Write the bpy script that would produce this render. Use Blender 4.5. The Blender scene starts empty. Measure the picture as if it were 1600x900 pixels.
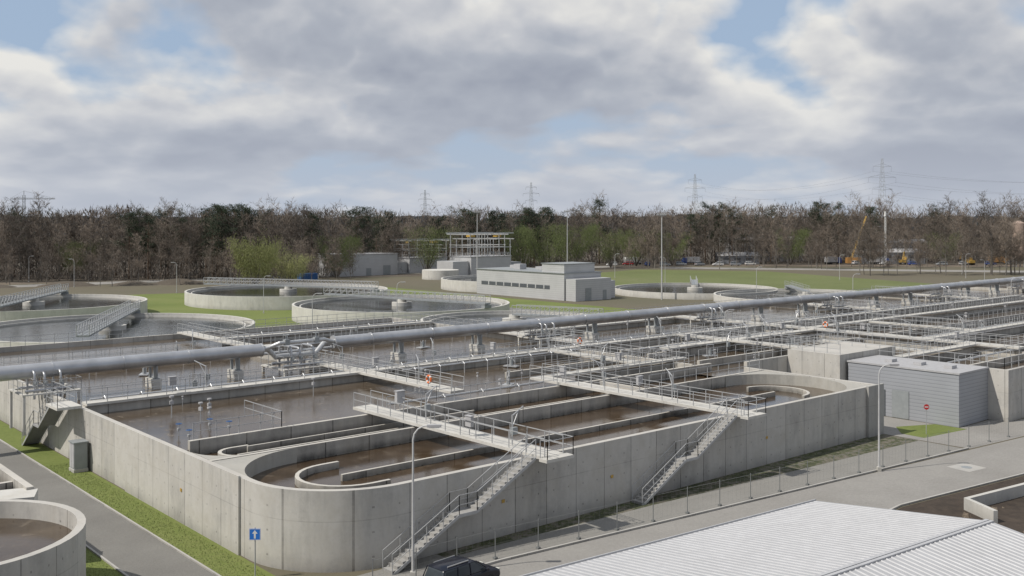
import bpy, math, random, bmesh
from mathutils import Vector, Matrix, noise
random.seed(7)
R=math.radians
TH=R(40.9); C=math.cos(TH); S=math.sin(TH)
def W(X,Y): return (C*X+S*Y, -S*X+C*Y)      # camera-relative ground frame (right, forward), positions estimated from image pixels -> world
scn=bpy.context.scene; col=scn.collection
scn.view_settings.view_transform='Standard'
# ---------------------------------------------------------------- materials
def mat_new(n):
    m=bpy.data.materials.new(n); m.use_nodes=True
    nt=m.node_tree; b=nt.nodes['Principled BSDF']; return m,nt,b
def mth(nt,op,a,b=None,c=None,clamp=False):
    n=nt.nodes.new('ShaderNodeMath'); n.operation=op; n.use_clamp=clamp
    for i,x in enumerate((a,b,c)):
        if x is None: continue
        if hasattr(x,'is_linked'): nt.links.new(x,n.inputs[i])
        else: n.inputs[i].default_value=x
    return n.outputs[0]
def mapped(nt,src,sc,loc=(0,0,0)):
    n=nt.nodes.new('ShaderNodeMapping'); n.inputs['Scale'].default_value=sc; n.inputs['Location'].default_value=loc
    nt.links.new(src,n.inputs['Vector']); return n.outputs[0]
def noi(nt,vec,scale,detail=4,rough=.55,dist=0):
    n=nt.nodes.new('ShaderNodeTexNoise'); n.inputs['Scale'].default_value=scale
    n.inputs['Detail'].default_value=detail; n.inputs['Roughness'].default_value=rough; n.inputs['Distortion'].default_value=dist
    nt.links.new(vec,n.inputs['Vector']); return n.outputs['Fac']
def ramp(nt,fac,stops):
    n=nt.nodes.new('ShaderNodeValToRGB'); e=n.color_ramp.elements
    while len(e)<len(stops): e.new(.5)
    for i,(p,c) in enumerate(stops):
        e[i].position=p; e[i].color=(c[0],c[1],c[2],1) if not isinstance(c,(int,float)) else (c,c,c,1)
    nt.links.new(fac,n.inputs['Fac']); return n.outputs['Color']
def mix(nt,fac,a,b,mode='MIX'):
    n=nt.nodes.new('ShaderNodeMix'); n.data_type='RGBA'; n.blend_type=mode
    for i,x in ((0,fac),(6,a),(7,b)):
        if hasattr(x,'is_linked'): nt.links.new(x,n.inputs[i])
        elif i==0: n.inputs[0].default_value=x
        else: n.inputs[i].default_value=(x[0],x[1],x[2],1)
    return n.outputs[2]
def pos(nt): return nt.nodes.new('ShaderNodeNewGeometry').outputs['Position']
def bump(nt,b,h,st,dist=.1):
    n=nt.nodes.new('ShaderNodeBump'); n.inputs['Strength'].default_value=st; n.inputs['Distance'].default_value=dist
    nt.links.new(h,n.inputs['Height']); nt.links.new(n.outputs[0],b.inputs['Normal'])
def concrete(name,base=(.485,.47,.44),joint=2.6,dark=.5,side=0.0,wet=None):
    m,nt,b=mat_new(name); g=nt.nodes.new('ShaderNodeNewGeometry'); P=g.outputs['Position']
    big=noi(nt,P,.22,3); st=noi(nt,mapped(nt,P,(1.3,1.3,.28)),1.0,5,.64); fine=noi(nt,P,5,4,.7); med=noi(nt,P,.8,5,.68)
    sp=nt.nodes.new('ShaderNodeSeparateXYZ'); nt.links.new(P,sp.inputs[0])
    sn=nt.nodes.new('ShaderNodeSeparateXYZ'); nt.links.new(g.outputs['Normal'],sn.inputs[0])
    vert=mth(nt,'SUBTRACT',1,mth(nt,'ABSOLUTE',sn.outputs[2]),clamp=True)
    k=mth(nt,'ADD',mth(nt,'MULTIPLY',big,.6),mth(nt,'MULTIPLY',fine,.24))
    k=mth(nt,'ADD',k,mth(nt,'MULTIPLY',med,.72)); k=mth(nt,'ADD',k,.19)
    sv=mth(nt,'MULTIPLY',mth(nt,'SUBTRACT',st,.5),mth(nt,'MULTIPLY',vert,.8))
    k=mth(nt,'ADD',k,sv)
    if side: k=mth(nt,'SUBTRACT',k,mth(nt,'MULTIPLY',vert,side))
    if joint:
        xy=mth(nt,'DIVIDE',mth(nt,'ADD',sp.outputs[0],sp.outputs[1]),joint)
        f=mth(nt,'FRACT',xy)
        j=mth(nt,'MULTIPLY',mth(nt,'LESS_THAN',f,.026),mth(nt,'MULTIPLY',vert,.5))
        k=mth(nt,'SUBTRACT',k,j)
        wn=nt.nodes.new('ShaderNodeTexWhiteNoise'); wn.noise_dimensions='1D'; nt.links.new(mth(nt,'FLOOR',xy),wn.inputs['W'])
        k=mth(nt,'ADD',k,mth(nt,'MULTIPLY',mth(nt,'SUBTRACT',wn.outputs['Value'],.5),mth(nt,'MULTIPLY',vert,.32)))
        lj=mth(nt,'LESS_THAN',mth(nt,'ABSOLUTE',mth(nt,'SUBTRACT',sp.outputs[2],2.72)),.025)
        k=mth(nt,'SUBTRACT',k,mth(nt,'MULTIPLY',mth(nt,'MULTIPLY',lj,vert),.2))
        fz=mth(nt,'ABSOLUTE',mth(nt,'SUBTRACT',mth(nt,'FRACT',mth(nt,'DIVIDE',sp.outputs[2],1.35)),.5))
        fx=mth(nt,'ABSOLUTE',mth(nt,'SUBTRACT',mth(nt,'FRACT',mth(nt,'MULTIPLY',xy,2)),.5))
        hole=mth(nt,'MULTIPLY',mth(nt,'LESS_THAN',fz,.04),mth(nt,'LESS_THAN',fx,.04))
        k=mth(nt,'SUBTRACT',k,mth(nt,'MULTIPLY',mth(nt,'MULTIPLY',hole,vert),.4))
    low=mth(nt,'MULTIPLY',mth(nt,'SUBTRACT',1,mth(nt,'DIVIDE',sp.outputs[2],.9),clamp=True),mth(nt,'MULTIPLY',st,.6))
    k=mth(nt,'SUBTRACT',k,mth(nt,'MULTIPLY',low,vert))
    if wet:
        bd=mth(nt,'SUBTRACT',1,mth(nt,'DIVIDE',mth(nt,'SUBTRACT',sp.outputs[2],wet),.4),clamp=True)
        k=mth(nt,'SUBTRACT',k,mth(nt,'MULTIPLY',mth(nt,'MULTIPLY',bd,vert),.45))
    cc=mix(nt,1.0,base,ramp(nt,k,[(0,dark*.3),(1,1.0)]),'MULTIPLY')
    cc=mix(nt,ramp(nt,med,[(.45,0),(.8,.45)]),cc,(base[0]*.60,base[1]*.56,base[2]*.48))
    nt.links.new(cc,b.inputs['Base Color']); b.inputs['Roughness'].default_value=.9
    bump(nt,b,fine,.25,.03); return m
def plain(name,c,rough=.6,metal=0,var=.15,scale=2.0):
    m,nt,b=mat_new(name); P=pos(nt); n=noi(nt,P,scale,3)
    cc=mix(nt,1.0,c,ramp(nt,n,[(.3,1-var),(.7,1.0)]),'MULTIPLY')
    nt.links.new(cc,b.inputs['Base Color']); b.inputs['Roughness'].default_value=rough; b.inputs['Metallic'].default_value=metal
    return m
def ground_mat(name,stops,scale=.05,rough=.95,b2=.35,fs=1.5):
    m,nt,b=mat_new(name); P=pos(nt); n=noi(nt,P,scale,7,.65); n2=noi(nt,P,fs,5,.7)
    k=mth(nt,'ADD',mth(nt,'MULTIPLY',n,1-b2),mth(nt,'MULTIPLY',n2,b2))
    nt.links.new(ramp(nt,k,stops),b.inputs['Base Color']); b.inputs['Roughness'].default_value=rough
    bump(nt,b,n2,.4,.1); return m
def water_mat(name,c1,c2,foam=.0,rough=.1,sc=.25,bs=.18):
    m,nt,b=mat_new(name); P=pos(nt); n=noi(nt,P,sc,6,.6,.8); w=noi(nt,mapped(nt,P,(1,1.6,1)),3.5,4,.6)
    f=noi(nt,P,.9,10,.8,.6)
    cc=ramp(nt,n,[(.35,c1),(.65,c2)])
    fm=ramp(nt,f,[(.55,0),(.66,foam)])
    cc=mix(nt,fm,cc,(.30,.25,.19))
    nt.links.new(cc,b.inputs['Base Color'])
    nt.links.new(mth(nt,'ADD',mth(nt,'ADD',rough,mth(nt,'MULTIPLY',n,.10)),mth(nt,'MULTIPLY',fm,.5)),b.inputs['Roughness'])
    bump(nt,b,w,bs,.05); return m
def foliage(name,c1,c2,rough=.8,w=.6):
    m,nt,b=mat_new(name); oi=nt.nodes.new('ShaderNodeObjectInfo'); P=pos(nt); n=noi(nt,P,.10,3)
    k=mth(nt,'ADD',mth(nt,'MULTIPLY',oi.outputs['Random'],w),mth(nt,'MULTIPLY',n,1-w))
    nt.links.new(ramp(nt,k,[(.15,c1),(.8,c2)]),b.inputs['Base Color']); b.inputs['Roughness'].default_value=rough
    return m
def cladding(name,c,period=.3,axis=2,lo=.6):
    m,nt,b=mat_new(name); P=pos(nt); sp=nt.nodes.new('ShaderNodeSeparateXYZ'); nt.links.new(P,sp.inputs[0])
    f=mth(nt,'FRACT',mth(nt,'DIVIDE',sp.outputs[axis],period))
    n=noi(nt,P,.35,3)
    k=mth(nt,'MULTIPLY',ramp(nt,f,[(0,lo),(.18,.95),(.9,1.0)]),ramp(nt,n,[(.3,.9),(.7,1.0)]))
    nt.links.new(mix(nt,1.0,c,k,'MULTIPLY'),b.inputs['Base Color']); b.inputs['Roughness'].default_value=.5; b.inputs['Metallic'].default_value=.1
    return m
M={}
M['conc']=concrete('concrete_wall_material')
M['conc2']=concrete('concrete_light_material',(.54,.53,.50),0)
M['slab']=concrete('concrete_slab_material',(.40,.39,.36),0)
M['stairc']=concrete('stair_concrete_material',(.34,.335,.325),0)
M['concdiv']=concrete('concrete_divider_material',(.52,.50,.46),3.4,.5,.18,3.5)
M['concd']=concrete('concrete_worn_material',(.36,.355,.34),2.2)
M['ring']=concrete('concrete_ring_material',(.57,.56,.53),0)
M['rail']=plain('galvanised_railing_material',(.46,.47,.48),.45,.3)
M['steel']=plain('galvanised_pipe_material',(.54,.55,.57),.36,.55,.25,.8)
M['steel2']=plain('brushed_steel_material',(.55,.56,.57),.4,.45)
M['paint']=plain('grey_paint_material',(.28,.30,.31),.5)
M['fence']=plain('fence_wire_material',(.22,.23,.23),.5,.2)
M['door']=plain('dark_door_material',(.10,.11,.12),.5)
M['pole']=plain('lamp_pole_material',(.55,.55,.55),.45,.2)
M['dark']=plain('dark_material',(.03,.03,.032),.5)
M['rub']=plain('rubber_material',(.02,.02,.02),.8)
M['blue']=plain('blue_paint_material',(.04,.13,.34),.5)
M['sblue']=plain('sign_blue_material',(.02,.17,.60),.4,0,.03)
M['white']=plain('white_paint_material',(.75,.75,.73),.5)
M['orange']=plain('orange_material',(.72,.16,.03),.5)
M['borange']=plain('crane_orange_material',(.42,.22,.07),.6)
M['yellow']=plain('yellow_material',(.50,.32,.07),.5)
M['red']=plain('red_material',(.5,.03,.03),.5)
M['glass']=plain('window_glass_material',(.05,.06,.07),.1)
M['glass2']=plain('pale_window_glass_material',(.10,.11,.125),.2)
M['carblk']=plain('car_paint_dark_material',(.012,.014,.025),.18,.2)
M['carwht']=plain('car_paint_white_material',(.6,.6,.6),.3)
M['carred']=plain('car_paint_red_material',(.3,.03,.03),.3)
M['carblu']=plain('car_paint_blue_material',(.03,.08,.3),.3)
M['carsil']=plain('car_paint_silver_material',(.4,.42,.44),.3,.4)
M['lens']=plain('lamp_lens_material',(.7,.7,.65),.2)
M['clad']=cladding('grey_cladding_material',(.35,.365,.395),.34,2,.5)
M['clad2']=cladding('light_cladding_material',(.50,.505,.515),.5,2,.7)
M['roofw']=plain('pale_metal_roof_material',(.42,.425,.44),.55,.0,.14,.35)
M['roofs']=plain('pale_metal_seam_material',(.46,.465,.48),.55)
M['roofg']=plain('grey_roof_material',(.42,.42,.43),.6)
M['lanew']=water_mat('lane_water_material',(.040,.026,.015),(.080,.055,.034),.28,.03,.25,.10)
M['basin']=water_mat('basin_water_material',(.070,.052,.036),(.115,.090,.064),.5,.05,.12,.12)
M['clar']=water_mat('clear_water_material',(.026,.03,.028),(.045,.046,.043),.05,.05,.1,.1)
M['soil']=ground_mat('soil_material',[(.35,(.025,.018,.013)),(.65,(.07,.052,.038))],.3,.95,.6)
M['dirt']=ground_mat('dirt_material',[(.35,(.10,.078,.056)),(.65,(.19,.155,.12))],.1)
M['ffloor']=ground_mat('forest_floor_material',[(.35,(.065,.054,.041)),(.65,(.12,.10,.078))],.1)
M['bare']=foliage('bare_branch_material',(.095,.078,.064),(.25,.205,.165),.8,.8)
M['trunk']=foliage('bark_material',(.085,.076,.068),(.20,.185,.165))
M['ptrunk']=foliage('pine_bark_material',(.09,.06,.04),(.13,.085,.055))
M['pine']=foliage('pine_needle_material',(.014,.027,.014),(.038,.058,.027))
M['willow']=foliage('willow_leaf_material',(.24,.25,.10),(.30,.31,.14))
M['fresh']=foliage('fresh_leaf_material',(.085,.11,.035),(.12,.145,.05))
M['far']=foliage('far_forest_material',(.072,.060,.050),(.185,.152,.124),.9,.0)
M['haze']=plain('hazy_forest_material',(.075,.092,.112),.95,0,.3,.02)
# ---------------------------------------------------------------- mesh builder
class MB:
    def __init__(s): s.v=[]; s.f=[]
    def add(s,vs,fs):
        o=len(s.v); s.v+= [tuple(x) for x in vs]; s.f+=[tuple(i+o for i in f) for f in fs]
    def box(s,x0,x1,y0,y1,z0,z1):
        s.add([(x0,y0,z0),(x1,y0,z0),(x1,y1,z0),(x0,y1,z0),(x0,y0,z1),(x1,y0,z1),(x1,y1,z1),(x0,y1,z1)],
              [(0,3,2,1),(4,5,6,7),(0,1,5,4),(1,2,6,5),(2,3,7,6),(3,0,4,7)])
    def tube(s,p,q,r0,r1=None,n=6,cap=True):
        if r1 is None: r1=r0
        p=Vector(p); q=Vector(q); d=(q-p)
        if d.length<1e-6: return
        d.normalize(); u=d.orthogonal().normalized(); w=d.cross(u); vs=[]
        for c0,r in ((p,r0),(q,r1)):
            for i in range(n):
                a=2*math.pi*i/n; vs.append(c0+u*(r*math.cos(a))+w*(r*math.sin(a)))
        fs=[(i,(i+1)%n,n+(i+1)%n,n+i) for i in range(n)]
        if cap: fs+=[tuple(range(n-1,-1,-1)),tuple(range(n,2*n))]
        s.add(vs,fs)
    def pipe(s,pts,r,n=8,cap=True):
        pts=[Vector(p) for p in pts]; vs=[]; m=len(pts)
        u=None
        for i,p in enumerate(pts):
            d=(pts[min(i+1,m-1)]-pts[max(i-1,0)]).normalized()
            if u is None: u=d.orthogonal().normalized()
            else: u=(u-d*u.dot(d)).normalized()
            w=d.cross(u); rr=r[i] if isinstance(r,(list,tuple)) else r
            for k in range(n):
                a=2*math.pi*k/n; vs.append(p+u*(rr*math.cos(a))+w*(rr*math.sin(a)))
        fs=[(i*n+k,i*n+(k+1)%n,(i+1)*n+(k+1)%n,(i+1)*n+k) for i in range(m-1) for k in range(n)]
        if cap: fs+=[tuple(range(n-1,-1,-1)),tuple(range((m-1)*n,m*n))]
        s.add(vs,fs)
    def prism(s,pts,z0,z1):
        n=len(pts); vs=[(p[0],p[1],z0) for p in pts]+[(p[0],p[1],z1) for p in pts]
        s.add(vs,[tuple(range(n-1,-1,-1)),tuple(range(n,2*n))]+[(i,(i+1)%n,n+(i+1)%n,n+i) for i in range(n)])
    def wall(s,pts,w,z0,z1,closed=False):
        n=len(pts); L=[];Rr=[]
        P=[Vector((p[0],p[1])) for p in pts]
        for i in range(n):
            a=P[i-1] if (i>0 or closed) else None; b=P[(i+1)%n] if (i<n-1 or closed) else None
            d1=(P[i]-a).normalized() if a is not None else None; d2=(b-P[i]).normalized() if b is not None else None
            if d1 is None:d1=d2
            if d2 is None:d2=d1
            n1=Vector((-d1.y,d1.x)); n2=Vector((-d2.y,d2.x)); nn=(n1+n2).normalized(); k=w/2/max(.3,nn.dot(n1))
            L.append(P[i]+nn*k); Rr.append(P[i]-nn*k)
        vs=[]
        for i in range(n):
            vs+=[(L[i].x,L[i].y,z0),(Rr[i].x,Rr[i].y,z0),(Rr[i].x,Rr[i].y,z1),(L[i].x,L[i].y,z1)]
        fs=[]
        for i in range(n if closed else n-1):
            a=4*i; b=4*((i+1)%n)
            fs+=[(a,b,b+1,a+1),(a+1,b+1,b+2,a+2),(a+2,b+2,b+3,a+3),(a+3,b+3,b,a)]
        if not closed: fs+=[(0,1,2,3),(4*n-1,4*n-2,4*n-3,4*n-4)]
        s.add(vs,fs)
    def disc(s,cx,cy,r,z,n=64): s.add([(cx+r*math.cos(2*math.pi*i/n),cy+r*math.sin(2*math.pi*i/n),z) for i in range(n)],[tuple(range(n))])
    def torus(s,c,r,t,ax,n=20,m=6):
        ax=Vector(ax).normalized(); u=ax.orthogonal().normalized(); w=ax.cross(u); c=Vector(c); vs=[]
        for i in range(n):
            a=2*math.pi*i/n; d=u*math.cos(a)+w*math.sin(a)
            for k in range(m):
                b=2*math.pi*k/m; vs.append(c+d*(r+t*math.cos(b))+ax*(t*math.sin(b)))
        s.add(vs,[(i*m+k,((i+1)%n)*m+k,((i+1)%n)*m+(k+1)%m,i*m+(k+1)%m) for i in range(n) for k in range(m)])
    def rail(s,pts,h=1.1,sp=1.6,r=.028,mid=2):
        for a,b in zip(pts[:-1],pts[1:]):
            a=Vector(a); b=Vector(b); L=(b-a).length; n=max(1,round(L/sp))
            for i in range(n+1):
                p=a.lerp(b,i/n); s.tube(p,p+Vector((0,0,h)),r,n=4,cap=False)
            for k in range(mid):
                z=Vector((0,0,h*(1-k/mid))); s.tube(a+z,b+z,r*(1 if k==0 else .8),n=4,cap=False)
    def obj(s,name,mat,parent=None,smooth=False,recalc=False,local=False,bevel=0):
        off=Vector((0,0,0))
        if parent is not None and not local: off=parent.location
        me=bpy.data.meshes.new(name); me.from_pydata([(x-off.x,y-off.y,z-off.z) for x,y,z in s.v],[],s.f); me.update()
        if recalc:
            bm=bmesh.new(); bm.from_mesh(me); bmesh.ops.recalc_face_normals(bm,faces=bm.faces); bm.to_mesh(me); bm.free()
        if smooth:
            me.polygons.foreach_set('use_smooth',[True]*len(me.polygons)); me.set_sharp_from_angle(angle=R(40))
        me.materials.append(M[mat] if isinstance(mat,str) else mat)
        o=bpy.data.objects.new(name,me); col.objects.link(o)
        if bevel:
            md=o.modifiers.new('bevel','BEVEL'); md.width=bevel; md.segments=3; md.limit_method='ANGLE'; md.angle_limit=R(25)
        if parent is not None: o.parent=parent
        return o
def tag(o,label,cat,group=None,kind=None):
    o['label']=label; o['category']=cat
    if group:o['group']=group
    if kind:o['kind']=kind
    return o
def thing(name,label,cat,loc=(0,0,0),group=None):
    e=bpy.data.objects.new(name,None); e.location=loc; e.empty_display_size=.5; col.objects.link(e)
    return tag(e,label,cat,group)
def copy_thing(root,loc,rz=0,sc=1,label=None,group=None):
    n=root.copy(); n.location=loc; n.rotation_euler=(0,0,rz); n.scale=(sc,sc,sc) if not isinstance(sc,tuple) else sc
    col.objects.link(n)
    if label:n['label']=label
    if group:n['group']=group
    for ch in root.children:
        k=ch.copy(); k.parent=n; col.objects.link(k)
        for g in ch.children:
            q=g.copy(); q.parent=k; col.objects.link(q)
    return n
def arc(cx,cy,r,a0,a1,n=14): return [(cx+r*math.cos(R(a0+(a1-a0)*i/n)),cy+r*math.sin(R(a0+(a1-a0)*i/n))) for i in range(n+1)]
def sheet(name,pts,z,mat,label,cat):
    b=MB(); b.add([(p[0],p[1],z) for p in pts],[tuple(range(len(pts)))]); o=b.obj(name,mat)
    if o.data.polygons[0].normal.z<0: o.data.flip_normals()
    return tag(o,label,cat,None,'structure')
# ---------------------------------------------------------------- ground
gm=ground_mat('ground_material',[(.3,(.095,.080,.055)),(.5,(.125,.11,.075)),(.7,(.09,.093,.05))],.02)
M['lawn']=ground_mat('lawn_material',[(.3,(.085,.115,.022)),(.5,(.135,.17,.038)),(.72,(.19,.20,.07))],.06,.95,.45,2.5)
M['lawn2']=ground_mat('dull_lawn_material',[(.3,(.09,.10,.036)),(.5,(.12,.145,.045)),(.72,(.17,.17,.08))],.03,.95,.45,.6)
M['shadylawn']=ground_mat('shaded_sparse_grass_material',[(.38,(.04,.045,.022)),(.48,(.065,.075,.035)),(.56,(.15,.135,.11))],.5,.95,.5,2)  # dark greens paint in the tank wall's shade; pale end is bare ground
M['asph']=ground_mat('asphalt_material',[(.3,(.145,.14,.13)),(.7,(.21,.205,.19))],.25,.9,.4,6)
M['road']=ground_mat('pale_road_material',[(.3,(.21,.20,.185)),(.5,(.26,.25,.235)),(.7,(.31,.30,.28))],.2,.9,.45,4)
M['pave']=ground_mat('paving_material',[(.3,(.19,.185,.172)),(.7,(.27,.262,.245))],.4,.9,.6,7)
M['kerb']=concrete('kerb_material',(.42,.41,.39),1.0)
sheet('ground',[(-2500,-400),(3500,-400),(3500,4000),(-2500,4000)],0,gm,'flat earthy ground around the treatment works','ground')
sheet('lawn',[(17.2,40),(25.4,44),(25.4,128),(19,128),(17.2,60.5)],.004,'lawn','mown grass strip beside the concrete tank wall','grass')
sheet('lawn',[(26,127),(85,127),(86,104.5),(160,104.5),(160,180),(160,240),(95,258),(26,240),(15,180)],.004,'lawn','green lawn around the round clarifier tanks','grass')
sheet('lawn',[(190,104.5),(262,104.5),(285,120),(318,220),(292,262),(200,240)],.009,'lawn2','thin dull lawn beside the process building','grass')
sheet('pavement',[(25,42.9),(36,42.6),(83,38.2),(83.2,45.8),(25.4,45.8)],.006,'pave','grey paving strip between fence and tank','pavement')
sheet('lawn',[(34,44.9),(50,44.3),(83,42.2),(83.2,45.8),(34,45.8)],.012,'shadylawn','sparse grass with painted wall shade at the foot of the tank wall','grass')
sheet('lawn',[(84.4,42.4),(90.9,41.6),(90.9,44.6),(87,46.4),(84.6,44.6)],.018,'lawn','small grass patch by grey metal building','grass')
sheet('road',[(5,42.3),(25,42.6),(36,42.4),(60,40),(92,36.8),(200,26),(200,14),(80,31.2),(63,33.4),(46,32),(5,31)],.008,'road','pale concrete service road beside wire fence','road')
sheet('road',[(83.3,37.9),(83.3,60),(90.8,60),(90.8,42.3),(97,42.2),(97,40.5),(150,36),(150,31.2),(92,37)],.012,'road','paved yard between tank and grey building','road')
sheet('path',[(19.4,43),(23,44.5),(23,130),(19.4,130)],.010,'asph','grey asphalt path along grass strip','path')
sheet('path',[(5,31),(26,31),(26,43.5),(23,44.6),(19.3,43.2),(5,43)],.012,'asph','asphalt junction at end of path','path')
sheet('path',[(0,78),(19.5,78),(19.5,88),(0,88)],.012,'asph','asphalt side path','path')
sheet('path',[(138,106),(143,106),(143,262),(138,262)],.008,'asph','narrow paved path between round tanks','path')
for kb in ((23,23.12,46,130),(19.28,19.4,43.2,77.9)):
    b=MB(); b.box(*kb,0,.10); tag(b.obj('kerb','kerb'),'concrete kerb edging the asphalt path','kerb',None,'structure')
for kp in ([(25,42.75),(36,42.5),(60,40.1),(83.1,37.95)],[(46,31.9),(63,33.3),(80,31.1),(130,24)]):
    b=MB(); b.wall(kp,.15,0,.13); tag(b.obj('kerb','kerb'),'concrete kerb of the service road','kerb',None,'structure')
sheet('soil',[(47,31.7),(63,33.1),(80,30.9),(140,22),(140,5),(47,5)],.006,'soil','dark disturbed soil beside service road','soil')
xa=[W(-190,262),W(-60,362),W(40,420),W(42,408),W(-50,350),W(-185,254)]
sheet('road',xa,.012,'road','distant pale road in front of the wood','road')
sheet('soil',[W(-220,268),W(-190,264),W(-70,365),W(-60,400),W(-230,330)],.006,'dirt','bare brown earth in front of the wood','soil')
sheet('road',[W(60,398),W(330,330),W(340,345),W(60,412)],.012,'road','distant yard road behind lawn','road')
sheet('road',[W(55,420),W(420,395),W(420,470),W(60,450)],.008,'dirt','gravel construction yard with parked machines','yard')
sheet('soil',[W(-330,312),W(-150,305),W(-20,345),W(90,428),W(500,450),W(900,900),W(-900,900)],.010,'ffloor','leaf-covered brown floor of the wood','soil')
def tufts(regs,n,seed,h0,h1):
    rnd=random.Random(seed); b=MB()
    for (x0,x1,y0,y1,frac) in regs:
        for i in range(int(n*frac)):
            x=rnd.uniform(x0,x1); y=rnd.uniform(y0,y1); a=rnd.uniform(0,6.28); h=rnd.uniform(h0,h1); w=.02
            b.add([(x-w*math.cos(a),y-w*math.sin(a),0),(x+w*math.cos(a),y+w*math.sin(a),0),(x+rnd.uniform(-.06,.06),y+rnd.uniform(-.06,.06),h)],[(0,1,2)])
    return b
M['tuft']=foliage('grass_blade_material',(.11,.15,.04),(.19,.22,.08))
tag(tufts([(23.2,25.1,46,82,.6),(17.4,19.2,44,60,.2),(36,80,45.1,45.7,.2)],11000,3,.03,.09).obj('grass','tuft'),'short grass blades on the strips','grass',None,'stuff')

# ---------------------------------------------------------------- main tank
h=4.4
T=thing('concrete_treatment_tank','large pale concrete treatment tank with rounded corner','tank',(54,64,0))
b=MB(); pts=[(25.7,126),(25.7,52.05)]+arc(31.7,52.05,6,180,270,20)+[(82.8,46.05),(82.8,60),]
pts=[p for i,p in enumerate(pts) if i==0 or (Vector(p)-Vector(pts[i-1])).length>.01]
b.wall(pts,.4,0,h); b.obj('outer_wall','conc',T,recalc=True,smooth=True)
b=MB(); b.box(25.36,25.49,53,70.8,0,h+.1); b.obj('thickened_wall','conc',T)
b=MB(); b.box(80.8,83.4,45.6,45.84,0,h+.08); b.obj('end_panel','concd',T)
def divider(x0,x1,y0,y1,z,mat='concdiv',name='divider_wall'):
    q=MB(); q.box(x0,x1,y0,y1,0,z); q.obj(name,mat,T)
divider(25.92,82.58,57.95,58.25,h-.03)
divider(27.2,82.58,64,64.35,h-.02)
gz=h-.62
divider(31.5,76,51.88,52.08,gz)
divider(29,64,60.6,60.78,gz+.05); divider(30.5,50,62.3,62.46,gz+.08)
divider(25.92,80.3,81.1,82,h+.02)
divider(79.9,80.3,64.5,81.05,h+.05)
divider(66,66.3,58.35,63.95,h-.1)
divider(66.4,79.85,67.2,67.5,h-.06)
divider(63,79.8,73.5,73.8,h-.1)
for cx,a0,a1,r,cy in ((31.8,90,270,2.9,51.97),(76,-90,90,2.9,51.97),(29.6,90,270,1.3,61.6)):
    q=MB(); q.wall([(cx+1.2*(1 if a0==90 else -1),cy+r)]*(1)+arc(cx,cy,r,a0,a1)+[(cx+1.2*(1 if a0==90 else -1),cy-r)] if a0==90 else arc(cx,cy,r,a0,a1),.24,0,gz+.03); q.obj('guide_wall','concdiv',T,recalc=True,smooth=True)
def fillet(cx,cy,r,qx,qy,z=h-.06):
    a0={(1,1):0,(-1,1):90,(-1,-1):180,(1,-1):270}[(qx,qy)]
    pts=arc(cx,cy,r,a0,a0+90)+[(cx+qx*r,cy+qy*r)]
    q=MB(); q.prism(pts,0,z); q.obj('corner_slab','slab',T,recalc=True)
fillet(31.75,52.08,5.81,-1,1); fillet(76.76,52.08,5.81,1,1); fillet(76.76,52.08,5.81,1,-1)
fillet(28.9,61.15,2.84,-1,-1)
T2=thing('concrete_treatment_tank','long rear concrete tank carrying the steel pipeline','tank',(120,95,0))
def wl(p,w=.4,z=h,mat='conc',name='outer_wall',t=T2):
    q=MB(); q.wall(p,w,0,z); q.obj(name,mat,t,recalc=True)
wl([(25.95,125.8),(85,125.8),(85,104),(262,104),(262,60)])
def dv(x0,x1,y0,y1,z=h-.03,mat='concdiv',t=T2):
    q=MB(); q.box(x0,x1,y0,y1,0,z); q.obj('divider_wall',mat,t)
dv(25.92,84.75,105,105.4); dv(51.4,51.8,82.05,104.95)
for x in (83,116,150,185,222): dv(x,x+.4,81.9,103.75)
dv(80.35,261.7,81.2,81.85,h+.02)
dv(53,84.7,115,115.35); dv(85.3,115.8,96.5,96.85)
T3=thing('concrete_treatment_tank','concrete tank complex beyond the paved yard','tank',(120,60,0))
wl([(83.05,60.2),(97.2,60.2),(97.2,40.7),(262,40.7)],.4,h+.5,t=T3)
for y,x0 in ((66,83.1),(73,83.1),(77,83.1),(52,97.45),(46,97.45)): dv(x0,115.7,y,y+.35,t=T3)
dv(115.7,116.3,40.95,81.15,h,t=T3); dv(98,98.4,60.5,81.15,h-.06,t=T3)
for y in (46,50,58,66,74): dv(116.35,200,y,y+.35,t=T3)
q=MB(); q.box(90,101,53.9,59.95,0,5.6); q.obj('machine_block','conc',T3)
wp=[(25.9,58.1)]+arc(31.75,52.08,5.8,180,270)+[(82.6,46.28),(82.6,64.2),(25.9,64.2)]
sheet('water',wp,3.38,'lanew','brown sludge water in the flow lanes','water')
sheet('water',[(25.9,64.2),(80,64.2),(80,81.5),(25.9,81.5)],3.75,'basin','murky brown water of the open basin','water')
sheet('water',[(25.9,81.5),(84.9,81.5),(84.9,125.7),(25.9,125.7)],3.8,'basin','murky brown water beneath the pipeline','water')
sheet('water',[(84.9,81.5),(261.9,81.5),(261.9,103.9),(84.9,103.9)],3.81,'basin','murky brown water beneath the pipeline','water')
sheet('water',[(80,60.3),(97.3,60.3),(97.3,40.8),(261.9,40.8),(261.9,81.5),(80,81.5)],3.55,'basin','brown water in the adjoining basins','water')
TL=thing('concrete_treatment_tank','rounded concrete tank beside the asphalt path','tank',(0,53,0))
q=MB(); q.wall([(-30,59.3)]+arc(10.6,53.3,6,90,-90,24)+[(-30,47.3)],.4,0,4.1); q.obj('outer_wall','conc',TL,recalc=True,smooth=True)
q=MB(); q.wall(arc(9.5,53.3,2.4,90,-90)+[(-30,50.9)],.22,0,3.6); q.obj('guide_wall','concdiv',TL,recalc=True,smooth=True)
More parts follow.
